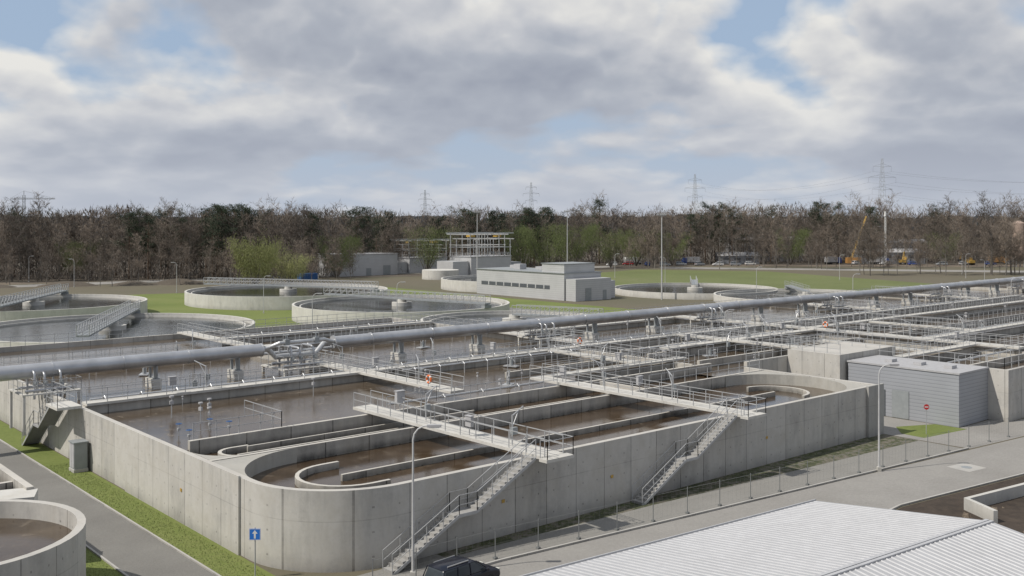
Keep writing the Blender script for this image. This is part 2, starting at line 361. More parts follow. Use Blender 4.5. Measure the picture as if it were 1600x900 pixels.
q=MB(); q.box(-30,16,66.5,66.9,0,4.1); q.obj('side_wall','concdiv',TL); q=MB(); q.box(16.01,16.4,59.9,66.9,0,4.1); q.obj('side_wall','concdiv',TL); q=MB(); q.box(-30,15.99,62.6,62.9,0,3.9); q.obj('side_wall','concdiv',TL)
q=MB(); q.prism([(-30,59.55),(12,59.55),(15.95,58.2),(16.6,59.85),(15.95,60.6),(9,62.5),(-30,62.5)],3.22,3.95); q.obj('corner_slab','conc2',TL,recalc=True)
sheet('water',[(-30,59.2)]+arc(10.6,53.3,5.85,90,-90)+[(-30,47.4)],3.2,'lanew','brown water inside rounded tank','water')
sheet('water',[(-30,59.9),(16.1,59.9),(16.1,66.6),(-30,66.6)],3.2,'lanew','brown water inside side lane','water')
# ---------------------------------------------------------------- railings and walkways
def walkway(x0,x1,y0,y1,z,label='raised concrete walkway with steel railings across the tank'):
    t=thing('walkway',label,'walkway',((x0+x1)/2,(y0+y1)/2,z),'walkways over the tanks')
    q=MB(); q.box(x0,x1,y0,y1,z-.2,z); q.obj('deck','conc2',t)
    al = (x1-x0)>(y1-y0); e=.08
    if al: rs=[[(x0,y0+e,z),(x1,y0+e,z)],[(x0,y1-e,z),(x1,y1-e,z)]]
    else: rs=[[(x0+e,y0,z),(x0+e,y1,z)],[(x1-e,y0,z),(x1-e,y1,z)]]
    for r in rs:
        q=MB(); q.rail(r,r=.032); q.obj('railing','rail',t)
    return t
walkway(41,42.7,44.4,66,4.7); walkway(61,62.7,44.4,68,4.7)
walkway(50.8,52.3,66.5,91,4.72)
walkway(26,80.2,80.8,82.1,4.68)
walkway(80.35,200,81,82.1,4.70)
walkway(115.2,117,47,98,4.9); walkway(86,115.1,72.6,74,4.8)
walkway(62.8,82,66.8,67.9,4.74); walkway(25.95,51.3,104.6,105.8,4.7); walkway(53.1,84.6,104.7,105.9,4.7)
walkway(149.3,151,82.3,103.5,4.9); walkway(184.4,186,82.3,103.5,4.9); walkway(96.4,98,61,80.8,4.95); walkway(98.2,115,51.6,52.8,4.9)
walkway(117.1,200,57.6,58.8,4.9); walkway(117.1,200,73.6,74.8,4.9)
walkway(51.4,53,106,125,4.75); walkway(82.3,83.9,82.2,103.6,4.85); walkway(75,76.3,68.1,80.6,4.76); walkway(105,106.2,53,65.9,4.88)
walkway(53.2,84.6,114.6,115.8,4.7); walkway(85.4,115.1,96.2,97.2,4.7); walkway(130,131.2,59,73.4,4.86)
def railing(pts,label='galvanised steel safety railing on the tank wall'):
    t=thing('railing',label,'railing',pts[0],'railings on tank walls')
    q=MB(); q.rail(pts,r=.032); q.obj('post_and_rail','rail',t)
railing([(42.9,64.2,h),(60.9,64.2,h)]); railing([(27.5,64.2,h),(34,64.2,h),(34,70,h)])
railing([(80.1,65,h+.05),(80.1,80.6,h+.05)]); railing([(83.3,60.3,4.9),(97,60.3,4.9)])
railing([(97.3,60,4.9),(97.3,41,4.9),(120,41,4.9)]); railing([(85,105,h),(85,125.6,h),(27,125.6,h)])
railing([(85,104,h),(200,104,h)]); railing([(25.8,83,h),(25.8,100,h)]); railing([(90.2,54,5.6),(90.2,59.8,5.6),(100.8,59.8,5.6)])
railing([(66.2,58.1,h),(82.4,58.1,h)]); railing([(66.5,63.9,h),(79.7,63.9,h)])
railing([(83.2,66.2,h),(115,66.2,h)]); railing([(99,46.2,h),(115,46.2,h)]); railing([(118,66.2,h),(190,66.2,h)])
railing([(222.2,83,h),(222.2,103,h)]); railing([(83.2,77.2,h),(115,77.2,h)]); railing([(118,50.2,h),(160,50.2,h)])
railing([(54,80.0,4.4),(74.8,80.0,4.4)]); railing([(63.2,73.6,h),(74.8,73.6,h)])
def header(x0,x1,y,z=4.55,zd=3.4,st=3.0):
    t=thing('air_pipe','thin pale steel air pipe with droppers into the water','pipe',(x0,y,z),'air pipes on the basins')
    q=MB(); q.tube((x0,y,z),(x1,y,z),.10,n=8); q.obj('main_pipe','steel2',t,smooth=True)
    x=x0+1
    while x<x1:
        q=MB(); q.pipe([(x,y,z),(x,y-.5,z+.28),(x,y-.75,z+.1),(x,y-.75,zd)],.05,6); q.obj('dropper','steel2',t); x+=st
header(27,50.5,83.2); header(53,82,83.2); header(27,50.5,103.6,4.6); header(54,82,103.8,4.6); header(84,115,83.4); header(118,149,83.4,st=4); header(152,184,83.4,st=4)
header(55,79,79.6,4.6); header(44,60.5,65.6,4.6,3.4,4); header(118,180,102.5,4.6,3.4,5); header(84,114,75.2,4.6); header(99,114,47.3,4.7); header(118,160,60.2,4.6,3.4,5); header(86,114,98.4,4.6,3.4,4); header(54,84,117.2,4.6,3.4,4)
def staircase(xt,xb,y0,y1,zt,along='x',label='slim grey staircase with steel railings against the tank wall'):
    t=thing('staircase',label,'staircase',(xb,y0,0) if along=='x' else (y0,xb,0),'staircases on the tank walls')
    n=26; xs=(xt-xb)
    mid=n//2; land=1.3 if xs>0 else -1.3; run=(xs-land)/n; rise=zt/n
    def bx(q,x0,x1,ya,yb,za,zb):
        if x0>x1:x0,x1=x1,x0
        if along=='x': q.box(x0,x1,ya,yb,za,zb)
        else: q.box(ya,yb,x0,x1,za,zb)
    def pt(x,y,z): return (x,y,z) if along=='x' else (y,x,z)
    x=xb; st=MB()
    for i in range(n):
        if i==mid: bx(st,x,x+land,y0,y1,i*rise-.06,i*rise); x+=land
        bx(st,x,x+run*1.05,y0,y1,(i+1)*rise-.06,(i+1)*rise-.004*(i%2)); bx(st,x,x+run*.15,y0,y1,i*rise,(i+1)*rise-.061); x+=run
    st.obj('steps','stairc',t)
    prof=[(xb,0),(xb+run*mid,mid*rise),(xb+run*mid+land,mid*rise),(xt,zt)]
    for y,yr in ((y0-.05,y0-.03),(y1+.0,y1+.03)):
        sg=MB()
        for (xa,za),(xc,zc) in zip(prof[:-1],prof[1:]):
            vs=[pt(xa,y,za-.16),pt(xc,y,zc-.16),pt(xc,y,zc+.03),pt(xa,y,za+.03),pt(xa,y+.05,za-.16),pt(xc,y+.05,zc-.16),pt(xc,y+.05,zc+.03),pt(xa,y+.05,za+.03)]
            sg.add(vs,[(0,3,2,1),(4,5,6,7),(0,1,5,4),(1,2,6,5),(2,3,7,6),(3,0,4,7)])
        sg.obj('stringer','rail',t,recalc=True)
        rl=MB(); rl.rail([pt(a,yr,z) for a,z in prof],r=.025,sp=1.2); rl.obj('railing','rail',t)
    return t
for x0 in (40.6,60.6):
    staircase(x0,x0-10.4,44.7,45.55,4.7)
    t=thing('stair_landing','concrete landing slab with railings at the head of a staircase','landing',(x0+1.3,44,4.7),'stair landings on the tank wall')
    q=MB(); q.box(x0,x0+2.3,43.7,44.38,4.5,4.69); q.obj('slab','conc2',t)
    q=MB(); q.rail([(x0+.1,44.38,4.69),(x0+.1,43.75,4.69),(x0+2.25,43.75,4.69),(x0+2.25,45.9,4.69)]); q.obj('railing','rail',t)
staircase(83,91,24.0,25.2,4.7,along='y')
t=thing('stair_landing','concrete landing slab beside the side wall','landing',(24.6,81.5,4.6)); q=MB(); q.box(23.6,25.45,80.2,83,4.5,4.7); q.obj('slab','conc2',t)
q=MB(); q.rail([(25.4,80.25,4.7),(23.65,80.25,4.7),(23.65,83,4.7)]); q.obj('railing','rail',t)
t=thing('electrical_cabinet','grey metal electrical cabinet on grass beside the tank','cabinet',(24.8,78.9,0))
q=MB(); q.box(24.25,25.3,78.3,79.5,0,.25); q.obj('plinth','conc2',t)
q=MB(); q.box(24.3,25.25,78.35,79.45,.25,2.2); q.box(24.22,25.33,78.27,79.53,2.2,2.29); q.obj('housing','paint',t)
q=MB(); q.box(24.27,24.298,78.42,78.88,.35,2.1); q.obj('door','roofg',t); q=MB(); q.box(24.27,24.298,78.92,79.38,.35,2.1); q.obj('door','roofg',t)
# ---------------------------------------------------------------- pipeline
P=thing('pipeline','large silver steel pipeline on saddles above the tanks','pipeline',(120,90,6.5))
q=MB(); q.tube((2,90,6.35),(45.4,90,6.35),.62,n=28); q.obj('pipe','steel',P,smooth=True)
q=MB(); q.tube((53.6,90,6.5),(225,90,6.5),.58,n=28); q.obj('pipe','steel',P,smooth=True)
fmsh=None
for x in list(range(8,44,6))+[45.4,53.5]+list(range(58,226,8)):
    if fmsh is None:
        q=MB(); q.tube((0,0,0),(.10,0,0),.665,n=28); fo=q.obj('flange','steel',None,smooth=True); fmsh=fo.data
    else:
        fo=bpy.data.objects.new('flange',fmsh); col.objects.link(fo)
    fo.parent=P; fo.location=(x-120,0,(-.15 if x<50 else 0))
q=MB(); q.pipe([(45.5,90.25,6.35),(46.3,90.25,6.35),(47.1,90.25,5.5),(51.6,90.25,5.5),(52.6,90.25,6.45),(53.5,90.25,6.45)],.28,12)
q.obj('bypass_pipe','steel2',P,smooth=True)
q=MB(); q.pipe([(45.5,89.75,6.45),(46.2,89.6,6.6),(46.8,88.9,7.0),(51.9,88.9,7.0),(52.7,89.6,6.75),(53.5,89.75,6.6)],.20,12)
q.obj('bypass_pipe','steel2',P,smooth=True)
for x in (47.6,50.9): q=MB(); q.tube((x,88.9,7.0),(x,88.9,7.75),.09,n=8); q.torus((x,88.9,7.75),.28,.04,(0,0,1),16,6); q.box(x-.25,x+.25,88.65,89.15,6.75,7.3); q.obj('gate_valve','paint',P)
q=MB(); q.tube((25,91.3,5.75),(225,91.3,5.75),.15,n=12); q.obj('small_pipe','steel2',P,smooth=True)
for x in (12,35,43,62,73,92,104,128,140,162,174,197,210):
    t=thing('pipe_pier','concrete pier with steel saddle rising from the water','pipe support',(x,90,0),'piers under the pipeline')
    q=MB(); q.box(x-.38,x+.38,89.5,91.5,0,4.6); q.obj('pier','conc2',t)
    q=MB(); q.box(x-.2,x+.2,89.5,90.5,4.6,4.7); q.box(x-.06,x+.06,89.6,90.4,4.7,5.82); q.obj('saddle','paint',t)
    q=MB(); q.box(x-.1,x+.1,91.2,91.4,4.6,5.6); q.obj('small_saddle','paint',t)
def manifold(loc,sc):
    t=thing('valve_manifold','cluster of curved steel pipes with valves beside the pipeline','pipework',(0,0,0),'valve manifolds on the pipeline')
    for i,dx in enumerate((-1.5,-.5,1.1)):
        for sy in (-1,1):
            q=MB(); tz=(.25,.05,.15)[i]
            pts=[(dx,0,tz)]+[(dx,sy*(1.3-0.45+.45*math.sin(R(a))),tz-.45+.45*math.cos(R(a))) for a in (0,30,60,90)]+[(dx,sy*1.3,-2.6)]
            q.pipe(pts,.12,10)
            for z in (-.6,-1.3): q.tube((dx,sy*1.3,z),(dx,sy*1.3,z+.08),.19,n=12)
            q.obj('riser_pipe','steel',t,smooth=True,local=True)
    for sy in (-1.3,1.3): q=MB(); q.pipe([(-2.4,sy,-1.7),(2.2,sy,-1.7)],.16,10); q.obj('header_pipe','steel',t,smooth=True,local=True)
    for dx in (-1.5,-.5,1.1):
        q=MB(); q.tube((dx,-1.3,-.95),(dx,-1.95,-.95),.04,n=6); q.torus((dx,-1.95,-.95),.2,.03,(0,1,0),14,5); q.box(dx-.2,dx+.2,-1.6,-1.45,-1.1,-.77)
        q.obj('valve','paint',t,local=True)
    q=MB(); q.box(-3,2.8,-2.6,-2.2,-2.0,-1.85); q.box(-3,2.8,2.2,2.6,-2.0,-1.85); q.box(-3,-2.6,-2.2,2.2,-2.0,-1.85); q.box(2.4,2.8,-2.2,2.2,-2.0,-1.85)
    for x in (-2.8,2.6):
        for y in (-2.4,2.4): q.box(x-.12,x+.12,y-.12,y+.12,-6,-2.0)
    q.obj('platform','conc2',t,local=True)
    q=MB(); q.rail([(-3,2.55,-1.85),(-3,-2.55,-1.85),(2.8,-2.55,-1.85),(2.8,2.55,-1.85)],r=.03,h=1.3); q.obj('railing','rail',t,local=True)
    t.location=loc; t.scale=(sc,sc,sc); return t
m0=manifold((49.5,90,6.3),.95)
for x in (25.6,83,116,148.5,186,222): copy_thing(m0,(x,90,6.35 if x>50 else 6.2),0,.8)
# ---------------------------------------------------------------- small equipment
rnd=random.Random(5)
g=thing('sluice_gate_spindle','dull blue handwheel on a slim steel spindle','valve',(28.5,69,4.0),'blue handwheels of sluice gates')
q=MB(); q.tube((0,0,-1.5),(0,0,.6),.03,n=8); q.box(-.1,.1,-.1,.1,.15,.3); q.obj('stem','rail',g,local=True)
q=MB(); q.torus((0,0,.6),.2,.022,(0,0,1),18,6); q.tube((-.19,0,.6),(.19,0,.6),.015,n=5); q.tube((0,-.19,.6),(0,.19,.6),.015,n=5); q.obj('handwheel','blue',g,local=True)
for p in ((30.9,69.2),(31.6,67.5),(28.2,66.5)): copy_thing(g,(p[0],p[1],4.0))
g=thing('davit_hoist','small steel lifting davit on the walkway','hoist',(42.1,58,4.75),'lifting davits along walkways')
q=MB(); q.tube((0,0,0),(0,0,1.9),.05,n=8); q.tube((0,0,1.85),(1.1,.2,2.3),.04,n=6); q.tube((0,0,1.1),(.6,.1,2.05),.03,n=6); q.obj('frame','steel2',g,local=True)
q=MB(); q.box(-.2,.2,-.3,-.07,.7,1.15); q.obj('winch','paint',g,local=True); q=MB(); q.tube((1.1,.2,2.28),(1.1,.2,1.2),.02,n=5); q.obj('cable','dark',g,local=True)
for p in ((41.6,48,0),(62,52,1),(62.4,60,2),(51.5,72,1),(51.6,85,3),(70,67.5,0),(60,81.4,1),(36,81.4,2),(76,81.4,4),(95,81.5,1),(116,60,2),(116,76,0),(105,73.2,1),(130,81.5,3),(150,95,2),(97,70,1),(45,105.2,1),(66,105.2,4),(160,81.5,2),(116,70,1),(116,88,1),(110,66.2,2),(126,58.2,1),(138,74,2),(88,66.2,0)):
    copy_thing(g,(p[0],p[1],4.75),p[2])
g=thing('probe_post','thin steel instrument post with round sensor head','sensor',(33,74,3.6),'instrument posts in the basins')
q=MB(); q.tube((0,0,-.8),(0,0,1.5),.04,n=6); q.obj('post','steel2',g,local=True)
q=MB(); q.tube((0,0,1.5),(0,0,1.62),.17,.17,n=12); q.obj('head','roofg',g,local=True); q=MB(); q.box(-.13,.13,-.1,.1,1.0,1.25); q.obj('junction_box','roofg',g,local=True)
for k in range(95):
    x=rnd.uniform(29,195); y=rnd.choice([rnd.uniform(83,103),rnd.uniform(66,80)]) if x<80 else rnd.uniform(62,103)
    if abs(y-90)<2.5: y+=5
    if abs(y-81.6)<1.2: y=78
    if y>103: y=100
    copy_thing(g,(x,y,3.75),rnd.uniform(0,6),rnd.uniform(.5,1.1))
g=thing('mixer_frame','steel mixer guide frame with motor standing in the water','mixer',(37,86,3.8),'mixer frames in the basins')
q=MB(); q.tube((-.5,0,-1),(-.5,0,1.5),.05,n=6); q.tube((.5,0,-1),(.5,0,1.5),.05,n=6); q.tube((-.5,0,1.5),(.5,0,1.5),.05,n=6); q.tube((-.5,0,.6),(.5,0,1.5),.035,n=6); q.box(-.9,.9,-.5,.5,.0,.12); q.obj('frame','steel2',g,local=True)
q=MB(); q.tube((0,0,.12),(0,0,.75),.22,n=14); q.tube((0,0,.75),(0,0,.95),.15,n=12); q.obj('motor','paint',g,local=True)
for p in ((58,86),(70,97),(92,94),(104,86),(122,97),(134,86),(156,96),(170,87),(37,98),(46,112),(68,110),(106,70),(90,70),(124,70),(140,62),(60,69.8),(68,78.6),(124,48),(108,62)): copy_thing(g,(p[0],p[1],3.85),rnd.uniform(0,3),.85)
g=thing('control_box','small grey control cabinet on a post','control box',(42.6,62,4.75),'control boxes on walkways')
q=MB(); q.tube((0,0,0),(0,0,.7),.04,n=6); q.obj('post','rail',g,local=True)
q=MB(); q.box(-.35,.35,-.15,.15,.7,1.5); q.box(-.4,.4,-.2,.2,1.5,1.55); q.obj('box','roofg',g,local=True)
for p in ((41.3,52),(62.6,56),(61.4,64),(52.2,80),(72,67.2),(33,81.2),(68,81.6),(90,73.2),(109,73.4),(115.5,66),(116.8,82),(125,81.6),(150,84),(185,88),(115.4,54)):
    copy_thing(g,(p[0],p[1],4.75),rnd.choice([0,1.57]),.85)
g=thing('lifebuoy','orange and white ring lifebuoy hung on railing','lifebuoy',(50.75,69.5,5.4),'lifebuoys on the railings')
q=MB(); q.torus((0,0,0),.3,.09,(1,0,0),24,8); q.obj('ring','orange',g,local=True,smooth=True)
for a in (45,135,225,315):
    q=MB(); y,z=.3*math.cos(R(a)),.3*math.sin(R(a)); q.tube((-.0,y-.07*math.sin(R(a)),z+.07*math.cos(R(a))),(0,y+.07*math.sin(R(a)),z-.07*math.cos(R(a))),.10,n=8); q.obj('band','white',g,local=True)
copy_thing(g,(115.1,71,5.6)); copy_thing(g,(79.9,80.5,5.4),1.57)
# ---------------------------------------------------------------- round clarifiers
def clarifier(cx,cy,r,ang,full=False,z=2.9,label='round concrete clarifier with calm grey water and scraper bridge',rr=.06):
    t=thing('clarifier_tank',label,'round tank',(cx,cy,0),'round clarifier tanks')
    q=MB(); q.wall([(cx+r*math.cos(2*math.pi*i/72),cy+r*math.sin(2*math.pi*i/72)) for i in range(72)],.45,0,z,True); q.obj('rim_wall','ring',t,recalc=True,smooth=True)
    q=MB(); q.wall([(cx+(r-1.3)*math.cos(2*math.pi*i/72),cy+(r-1.3)*math.sin(2*math.pi*i/72)) for i in range(72)],.2,0,z-.35,True); q.obj('overflow_weir','ring',t,recalc=True,smooth=True)
    q=MB(); q.tube((cx,cy,0),(cx,cy,z+.1),2.0,n=24); q.tube((cx,cy,z+.1),(cx,cy,z+.7),.9,n=16); q.obj('center_pier','conc2',t,recalc=True,smooth=True)
    a=R(ang); d=Vector((math.cos(a),math.sin(a),0)); p=Vector((-d.y,d.x,0))*.8; c0=Vector((cx,cy,z+.9)); s0=-r-.3 if full else 0
    st=c0+d*(s0); en=c0+d*(r+.3)
    dk=MB(); vs=[]
    for zz in (0,.25):
        for e_,k in ((st,-1),(en,-1),(en,1),(st,1)): vs.append(e_+p*k+Vector((0,0,zz-.25)))
    dk.add(vs,[(0,3,2,1),(4,5,6,7),(0,1,5,4),(1,2,6,5),(2,3,7,6),(3,0,4,7)]); dk.obj('bridge_deck','paint',t)
    n=max(2,int((en-st).length/1.7))
    for k in (-1,1):
        q=MB(); q.rail([st+p*k,en+p*k],h=1.4 if rr>.04 else 1.1,sp=1.7,r=rr)
        if rr>.04:
            for i in range(n):
                A=st.lerp(en,i/n)+p*k; B=st.lerp(en,(i+1)/n)+p*k
                q.tube(A,B+Vector((0,0,1.4)),.045,n=4,cap=False)
        q.obj('bridge_truss','rail',t)
    wk=MB(); e2=c0+d*r-Vector((0,0,.4)); wk.box(e2.x-.8,e2.x+.8,e2.y-.5,e2.y+.5,z,z+.55); wk.obj('bridge_carriage','paint',t)
    w=MB(); w.disc(cx,cy,r-.2,z-.6); o=w.obj('water','clar'); tag(o,'still grey water in round clarifier','water',None,'structure')
clarifier(58,212,21,58,True); clarifier(54,156,21,61,True,label='round concrete clarifier with truss scraper bridge and dark water')
clarifier(114,212,23,-61,True); clarifier(112.5,163,21,-77,True); clarifier(107.5,123.5,15.2,-70,False); clarifier(207,166,21,40,False,1.5,rr=.035)
clarifier(204,130.8,21,45,False,1.8,rr=.035); clarifier(183,214,18,40)
# ---------------------------------------------------------------- buildings
def bld(name,label,x0,x1,y0,y1,z,mat='clad',roof='roofg',over=.25):
    t=thing(name,label,'building',((x0+x1)/2,(y0+y1)/2,0))
    q=MB(); q.box(x0,x1,y0,y1,0,z); q.obj('wall',mat,t)
    q=MB(); q.box(x0-over,x1+over,y0-over,y1+over,z+.003,z+.16); q.obj('roof',roof,t)
    return t
t=bld('service_building','low blue-grey metal clad building with doors beside the yard',91,97,42.4,53.6,4.85,over=.08)
q=MB(); q.box(90.94,90.995,49.6,50.9,.05,2.6); q.obj('door','door',t); q=MB(); q.box(90.93,90.992,47.2,48.9,.05,2.7); q.obj('door','paint',t)
q=MB(); q.box(90.9,90.93,50.1,50.5,1.6,2.0); q.obj('warning_sign','yellow',t)
for y in (44,47,50): q=MB(); q.box(93,94.0,y,y+.8,5.02,5.3); q.obj('roof_vent','roofg',t)
t=bld('process_building','grey profiled metal building with window band and stepped roof',164.5,177,171,204,6.4,'clad2','paint')
q=MB(); q.box(164.44,164.495,176,202,2.5,3.4); q.obj('window','glass2',t)
for y in range(178,202,3): q=MB(); q.box(164.40,164.438,y-.18,y+.18,2.5,3.4); q.obj('window_frame','clad2',t)
q=MB(); q.box(164.7,175,171.2,179,6.57,8.6); q.obj('roof_block','clad2',t); q=MB(); q.box(164.5,175.2,171.0,179.2,8.61,8.75); q.obj('block_roof','paint',t)
for i,(ua,ub,uh) in enumerate(((170,182,7.6),(172,187,7.3),(169,192,7.9),(172,197,7.4))): q=MB(); q.box(ua,ua+2.2,ub,ub+2.4,6.57,uh); q.obj('roof_unit','roofg',t)
q=MB(); q.box(177.1,181,170,178,0,4.3); q.obj('annex','clad2',t); q=MB(); q.box(164.8,176.8,167.4,170.7,0,5.2); q.obj('annex','clad2',t)
q=MB(); q.box(168,170,167.34,167.39,0.1,3); q.obj('door','paint',t); q=MB(); q.box(174,175.2,167.34,167.39,.1,2.4); q.obj('door','paint',t)
t=bld('pump_building','small pale grey metal building beside steel frames',177,201,294,307,7.4,'clad2')
q=MB(); q.box(188,190,293.94,293.99,.1,2.6); q.obj('door','paint',t); q=MB(); q.box(195,198,293.94,293.99,.1,3.4); q.obj('door','paint',t)
def frames(name,label,x0,x1,y0,y1,zb,zt,n):
    t=bld(name,label,x0,x1,y0,y1,zb,'clad2')
    q=MB(); q.box(x0-7,x0-.3,y0+1,y1-2,0,zb-1.4); q.obj('side_block','clad2',t); q=MB(); q.box(x1+.3,x1+6,y0+1.5,y1-3,0,zb-2.2); q.obj('side_block','clad',t)
    for i in range(n+1):
        x=x0+(x1-x0)*i/n; zz=zt-(1.6 if i%3==1 else 0)
        q=MB()
        for y in (y0+.5,y1-.5): q.tube((x,y,zb),(x,y,zz),.16,n=4)
        q.box(x-.16,x+.16,y0-1.5,y1+1.5,zz-.25,zz+.1); q.box(x-.1,x+.1,y0,y1,zb+(zz-zb)*.5,zb+(zz-zb)*.5+.2); q.obj('portal_frame','steel2',t)
    for y in (y0+.5,y1-.5):
        q=MB(); q.box(x0-2,x0+(x1-x0)*.45,y-.12,y+.12,zt+.16,zt+.5); q.obj('crane_beam','steel2',t)
        q=MB(); q.box(x0+(x1-x0)*.6,x1+1.5,y-.12,y+.12,zt+.16,zt+.5); q.obj('crane_beam','steel2',t)
        q=MB(); q.box(x0-.6,x1+.6,y-.08,y+.08,zb+(zt-zb)*.4,zb+(zt-zb)*.4+.2); q.obj('tie_beam','steel2',t)
    q=MB(); q.box(x0+1,x0+3.4,y0+2,y0+4,zt-1.0,zt-.31); q.obj('hoist','yellow',t)
    q=MB(); q.box(x1-5,x1-3,y0+2,y0+4,zt-1.0,zt-.31); q.obj('hoist','yellow',t)
    q=MB(); q.rail([(x0,y1,zb+.2),(x0,y0,zb+.2),(x1,y0,zb+.2),(x1,y1,zb+.2)],r=.06); q.obj('railing','rail',t)
frames('thickener_building','low building topped with open steel crane frames',209,226,298,308,5.4,11.8,5)
frames('screening_building','grey building carrying tall open steel gantry frames',212,230,266,278,6.6,14.4,7)
t=thing('concrete_tank','low round concrete tank near steel frames','round tank',(196,262,0)); q=MB(); q.tube((196,262,0),(196,262,3.0),6,n=32); q.obj('wall','ring',t,smooth=True)
q=thing('blue_container','blue shipping container on the lawn','container',(160,285,0)); b=MB(); b.box(157,163,283.6,286,0.1,2.2); b.obj('body','blue',q)
b=MB()
for i in range(14): b.box(157.2+i*.42,157.35+i*.42,283.5,283.598,.2,2.1)
b.obj('rib','blue',q)
# pale-roofed warehouse, turned a few degrees from the tanks
t=thing('warehouse','warehouse with ribbed pale metal roof','building',(44.5,28.0,0)); t.rotation_euler=(0,0,R(-4.9))
LX=38; sl=.13
def zr(v): return 4.9+sl*v if v<9 else 4.9+sl*9-sl*(v-9)
q=MB(); q.box(-LX,-.35,-17.6,-.35,0,4.6); q.obj('wall','clad',t,local=True)
q=MB()
for va,vb in ((0,8.8),(9.2,18)):
    q.add([(-LX,-va,zr(va)),(0,-va,zr(va)),(0,-vb,zr(vb)),(-LX,-vb,zr(vb)),(-LX,-va,zr(va)-.14),(0,-va,zr(va)-.14),(0,-vb,zr(vb)-.14),(-LX,-vb,zr(vb)-.14)],[(0,1,2,3),(7,6,5,4),(0,4,5,1),(1,5,6,2),(2,6,7,3),(3,7,4,0)])
q.obj('roof','roofw',t,recalc=True,local=True)
q=MB(); q.add([(-.02,-.2,4.4),(-.02,-17.8,4.4),(-.02,-17.8,zr(17.8)-.15),(-.02,-9,zr(9)-.15),(-.02,-.2,zr(.2)-.15)],[(0,1,2,3,4)]); q.obj('gable','clad',t,local=True)
q=MB(); x=-LX+.05
while x<-.2:
    for va,vb in ((.12,8.8),(9.2,18)):
        hh=.035
        q.add([(x,-va,zr(va)-.003),(x+.03,-va,zr(va)+hh),(x+.08,-va,zr(va)+hh),(x+.11,-va,zr(va)-.003),(x,-vb,zr(vb)-.003),(x+.03,-vb,zr(vb)+hh),(x+.08,-vb,zr(vb)+hh),(x+.11,-vb,zr(vb)-.003)],[(0,4,5,1),(1,5,6,2),(2,6,7,3),(0,1,2,3)])
    x+=.33
q.obj('roof_rib','roofs',t,recalc=True,local=True)
q=MB(); q.box(-LX,0.03,.003,.06,4.72,4.97); q.obj('eave_trim','roofs',t,local=True)
zt=zr(9)
for v0,v1 in ((-8.98,-8.82),(-9.18,-9.03)): q=MB(); q.box(-LX,0,v0,v1,zt-.25,zt+.05); q.obj('ridge_flashing','roofs',t,local=True)
q=MB(); q.box(-LX,0,-9.02,-8.99,zt-.3,zt-.02); q.obj('gutter','dark',t,local=True)
t=thing('retaining_wall','low pale concrete retaining wall in dark soil','wall',(75,29.5,0)); q=MB(); q.wall([(64,27.5),(65.5,30),(90,26.5)],.3,0,.8); q.obj('panel','conc2',t,recalc=True)
sheet('manhole_slab',[(75.5,34.4),(77.8,34.1),(78.1,36),(75.8,36.3)],.016,'kerb','pale concrete slab with metal manhole cover','manhole')
q=MB(); q.tube((76.8,35.2,.01),(76.8,35.2,.028),.4,n=20); tag(q.obj('manhole_cover','paint'),'round metal manhole cover in concrete slab','manhole cover')
rock=[]
for k in range(70):
    x=rnd.uniform(50,100); y=rnd.uniform(22,30.5) if x<62 else rnd.uniform(25,29.5); rr=rnd.uniform(.12,.5)
    if k<5:
        q=MB(); vs=[]
        for i in range(6):
            a=i*1.047; vs+= [(math.cos(a)*rnd.uniform(.7,1.2),math.sin(a)*rnd.uniform(.7,1.1),-.2)]
        for i in range(6):
            a=i*1.047+.3; vs+= [(math.cos(a)*rnd.uniform(.3,.8),math.sin(a)*rnd.uniform(.3,.8),rnd.uniform(.3,.8))]
        q.add(vs,[tuple(range(5,-1,-1)),tuple(range(6,12))]+[(i,(i+1)%6,6+(i+1)%6,6+i) for i in range(6)])
        o=q.obj('rubble_stone','dirt'); o.location=(x,y,0); o.scale=(rr,rr,rr); tag(o,'broken stone lying on dark soil','stone','rubble on the soil'); rock.append(o)
    else:
        o=rock[k%5].copy(); col.objects.link(o); o.location=(x,y,0); o.scale=(rr,rr,rr); o.rotation_euler=(0,0,rnd.uniform(0,6))
# ---------------------------------------------------------------- fence
F=thing('wire_fence','thin galvanised wire mesh fence on posts along the road','fence',(0,0,0))
fp=[(28,43.2),(36,43.0),(60,40.6),(84,38.3),(100,36.9),(125,34.6)]
w=MB(); pm=None
for a,b2 in zip(fp[:-1],fp[1:]):
    A=Vector((*a,0)); B=Vector((*b2,0)); L=(B-A).length; n=round(L/3.2)
    for i in range(n):
        p=A.lerp(B,i/n)
        if pm is None:
            q=MB(); q.tube((0,0,0),(0,0,1.75),.03,n=5); q.box(-.1,.1,-.1,.1,0,.12); po=q.obj('post','fence'); pm=po.data
        else: po=bpy.data.objects.new('post',pm); col.objects.link(po)
        po.parent=F; po.location=p
    for z in (.15,.85,1.65): w.tube(A+Vector((0,0,z)),B+Vector((0,0,z)),.004 if z<1.6 else .008,n=3,cap=False)
    m_=int(L/.4)
    for i in range(m_):
        p=A.lerp(B,i/m_); w.tube(p+Vector((0,0,.15)),p+Vector((0,0,1.65)),.0025,n=3,cap=False)
w.obj('wire_mesh','fence',F)
